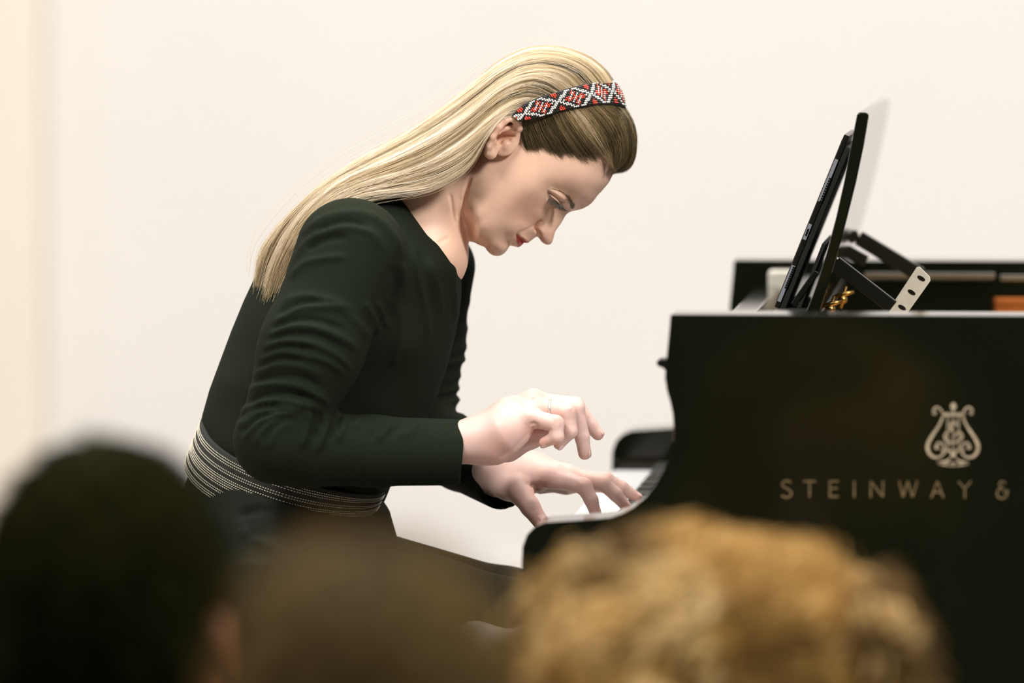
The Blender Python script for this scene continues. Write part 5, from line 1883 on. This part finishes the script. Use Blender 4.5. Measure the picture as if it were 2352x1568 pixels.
    for s in (-1, 1):
        def f_sh(P):
            f = cone(P, L(s*.11, foot_y - .03, ZH - hz + .045), L(s*.11, foot_y + .17, ZH - hz + .032), .040, .032)
            f = smin(f, cone(P, L(s*.11, foot_y, ZH - hz + .04), L(s*.11, foot_y, ZH - hz + .10), .042, .042), .02)
            return smax(f, -(P[:, 2] - ZH - .002), .003)
        a = L(s*.11, foot_y, 0)
        v, f = surf(f_sh, (a[0] - .14, a[1] - .14, ZH - .01), (a[0] + .16, a[1] + .26, ZH + .16), .009)
        mesh_from('shoe', v, f, M_shoe, who, True)
    # hair
    r = np.random.default_rng(seed)
    if style == 'short':
        def f_h(P):
            f = ellipsoid(P, L(0, -.008, .012), (.086*sc, .107*sc, .113*sc), Rm)
            f = smin(f, cone(P, L(0, -.035*sc, -.04), L(0, -.040*sc, -.150), .070*sc, .066*sc), .03)
            q = (P - c0.astype(np.float32)) @ Rm.T.astype(np.float32)
            f = f + .0022 * np.sin(q[:, 0]*130 + 2*np.sin(q[:, 2]*60)) * np.sin(q[:, 2]*95 + q[:, 1]*70)
            # leave face and ears free
            f = smax(f, -ellipsoid(P, L(0, .125*sc, -.06*sc), (.10*sc, .085*sc, .10*sc), Rm), .01)
            for s in (-1, 1):
                f = smax(f, -ellipsoid(P, L(s*.090*sc, .003, -.034), (.030, .036, .044), Rm), .01)
            return f
        v, f = surf(f_h, c0 - (.14, .16, .25), c0 + (.14, .16, .16), .0040)
        h = mesh_from(hair_name, v, f, under_material, who, True)
        N_ = normals(v, f)
        n = 5000
        ix = r.integers(0, len(v), n)
        root = v[ix]; nn = N_[ix]
        down = np.array([0, -.35, -1.0]) @ Rm
        tng = down[None] - nn * (nn @ down)[:, None]
        tng /= np.linalg.norm(tng, axis=1)[:, None] + 1e-6
        t = np.linspace(0, 1, 6)[None, :, None]
        Ls = r.uniform(.012, .028, n)[:, None, None]
        S = root[:, None] + tng[:, None] * Ls * t + nn[:, None] * (fluff * np.sin(t * 2.0) * r.uniform(.3, 1, (n, 1, 1))) + r.normal(0, .0016 + fluff * .15, (n, 1, 3)) * t
        hair_curves('hair_strands', S, np.full((1, 6), .0003 if fluff < .01 else .00045), np.clip(r.normal(.5, .2, n), 0, 1), hair_material, h)
    else:
        def f_h(P):
            f = ellipsoid(P, L(0, -.015, .012*sc), (.138*sc, .125*sc, .114*sc), Rm)
            f = smin(f, ellipsoid(P, L(0, -.03, -.075*sc), (.158*sc, .118*sc, .105*sc), Rm), .05)
            q = (P - c0.astype(np.float32))
            f = f + .0045 * np.sin(q[:, 0]*62 + 1.3*np.sin(q[:, 2]*45)) * np.sin(q[:, 2]*58 + q[:, 1]*40 + 1.0)
            return smax(f, -ellipsoid(P, L(0, .15*sc, -.06*sc), (.075*sc, .10*sc, .12*sc), Rm), .015)
        v, f = surf(f_h, c0 - (.23, .22, .26), c0 + (.23, .2, .17), .0055)
        h = mesh_from(hair_name, v, f, under_material, who, True)
        N_ = normals(v, f)
        # curls: helical locks, neighbours share a clump
        n, k = 7000, 24
        ix = r.integers(0, len(v), n)
        root = v[ix] - N_[ix] * .018; nn = N_[ix]
        cl = r.normal(0, 1, (46, 3)) * (.13, .11, .10) + (0, -.02, -.02)
        own = np.argmin((((root - c0)[:, None] - cl[None]) ** 2).sum(-1), 1)
        cr = r.normal(0, 1, (46, 6))
        axis = nn * .45 + cr[own, :3] * .42 + np.array([0, 0, -.70])
        axis /= np.linalg.norm(axis, axis=1)[:, None]
        axis += nn * np.maximum(0, .38 - (axis * nn).sum(1))[:, None]
        axis /= np.linalg.norm(axis, axis=1)[:, None]
        e = np.cross(axis, [.3, .5, .8]); e /= np.linalg.norm(e, axis=1)[:, None]; g = np.cross(axis, e)
        t = np.linspace(0, 1, k)[None, :, None]
        Ls = (r.uniform(.035, .065, n) * (1 + .25 * cr[own, 3]))[:, None, None]
        ph = (cr[own, 4] * 2 + r.normal(0, .35, n))[:, None, None]
        turns = (2.2 + .5 * cr[own, 5])[:, None, None]
        R_ = (r.uniform(.006, .011, n))[:, None, None] * np.minimum(t * 3, 1)
        S = root[:, None] + axis[:, None] * Ls * t + R_ * (e[:, None] * np.cos(ph + turns * 6.283 * t) + g[:, None] * np.sin(ph + turns * 6.283 * t))
        S += nn[:, None] * .012 * np.sin(t * 2.4)
        sh = np.clip(.58 + .26 * r.normal(0, 1, 46)[own] + r.normal(0, .10, n), .15, 1)
        hair_curves('curls', S, np.full((1, k), .00062), sh, hair_material, h)
    # chair
    ch = empty('hall_chair', (T[0], T[1], ZH))
    tag(ch, 'black hall chair under the ' + label.split(' with ')[1].split(' in front')[0] + ' listener', 'chair', 'hall chairs')
    def wbox(name, lo_, hi_, m, b=.006):
        vs = MB().box(lo_, hi_, bev=b)
        vs.v = [tuple(L(*q)) for q in vs.v]
        return vs.build(name, m, ch)
    zs = seatz - .002
    wbox('seat', (-.19, -.20, zs - .05), (.19, .24, zs), M_blackin, .015)
    wbox('backrest', (-.185, -.27, zs + .18), (.185, -.24, zs + .46), M_blackin, .01)
    for s in (-1, 1):
        wbox('leg', (s*.175 - .012, .20, ZH - hz), (s*.175 + .012, .224, zs - .04), M_steel, .003)
        wbox('leg', (s*.175 - .012, -.262, ZH - hz), (s*.175 + .012, -.238, zs + .30), M_steel, .003)
    return who

M_skin2 = attr_mat('listener_skin', 'tone', .5, bump=.1, bscale=300, sss=.1, noise=.05)
M_dk = mat('black_hair', (.0095, .0100, .0028), .9, noise=.4, scale=60, spec=.02)
M_dks = hair_mat('black_hair_strands', [(0, (.004, .004, .001)), (.6, (.014, .0135, .0036)), (1, (.036, .031, .009))], .9, .0)
M_br = mat('shaded_brown_hair', (.050, .036, .010), .8, noise=.4, scale=60, spec=.15)  # dark core: shade inside the hair put into its colour
M_brs = hair_mat('backlit_brown_strands', [(0, (.09, .06, .016)), (.6, (.36, .235, .075)), (1, (.55, .37, .14))], .6, .1)  # strand colour brightened to stand in for backlit fuzz
M_cu = mat('golden_brown_hair', (.20, .115, .026), .8, noise=.5, scale=40, spec=.1)
M_cus = hair_mat('golden_curl_strands', [(0, (.05, .027, .003)), (.35, (.25, .135, .022)), (.65, (.58, .35, .095)), (1, (.82, .60, .28))], .55, .3)
spectator(244, 998, 4.5, .183, 'listener with short black hair in front of the woman', 'short_hair', M_dks, M_dk, (.26, .085, .024), (.007, .008, .003), 5, 'short', turn=-.12)
spectator(850, 1265, 3.15, .142, 'listener with smooth brown hair nearest the camera in front of the stage', 'short_hair', M_brs, M_br, (.3, .16, .08), (.008, .008, .004), 6, 'short', turn=.05, fluff=.012)
spectator(1602, 1142, 4.85, .182, 'listener with fluffy golden curls in front of the piano side', 'curly_hair', M_cus, M_cu, (.6, .38, .28), (.05, .035, .015), 8, 'curly', turn=.1)
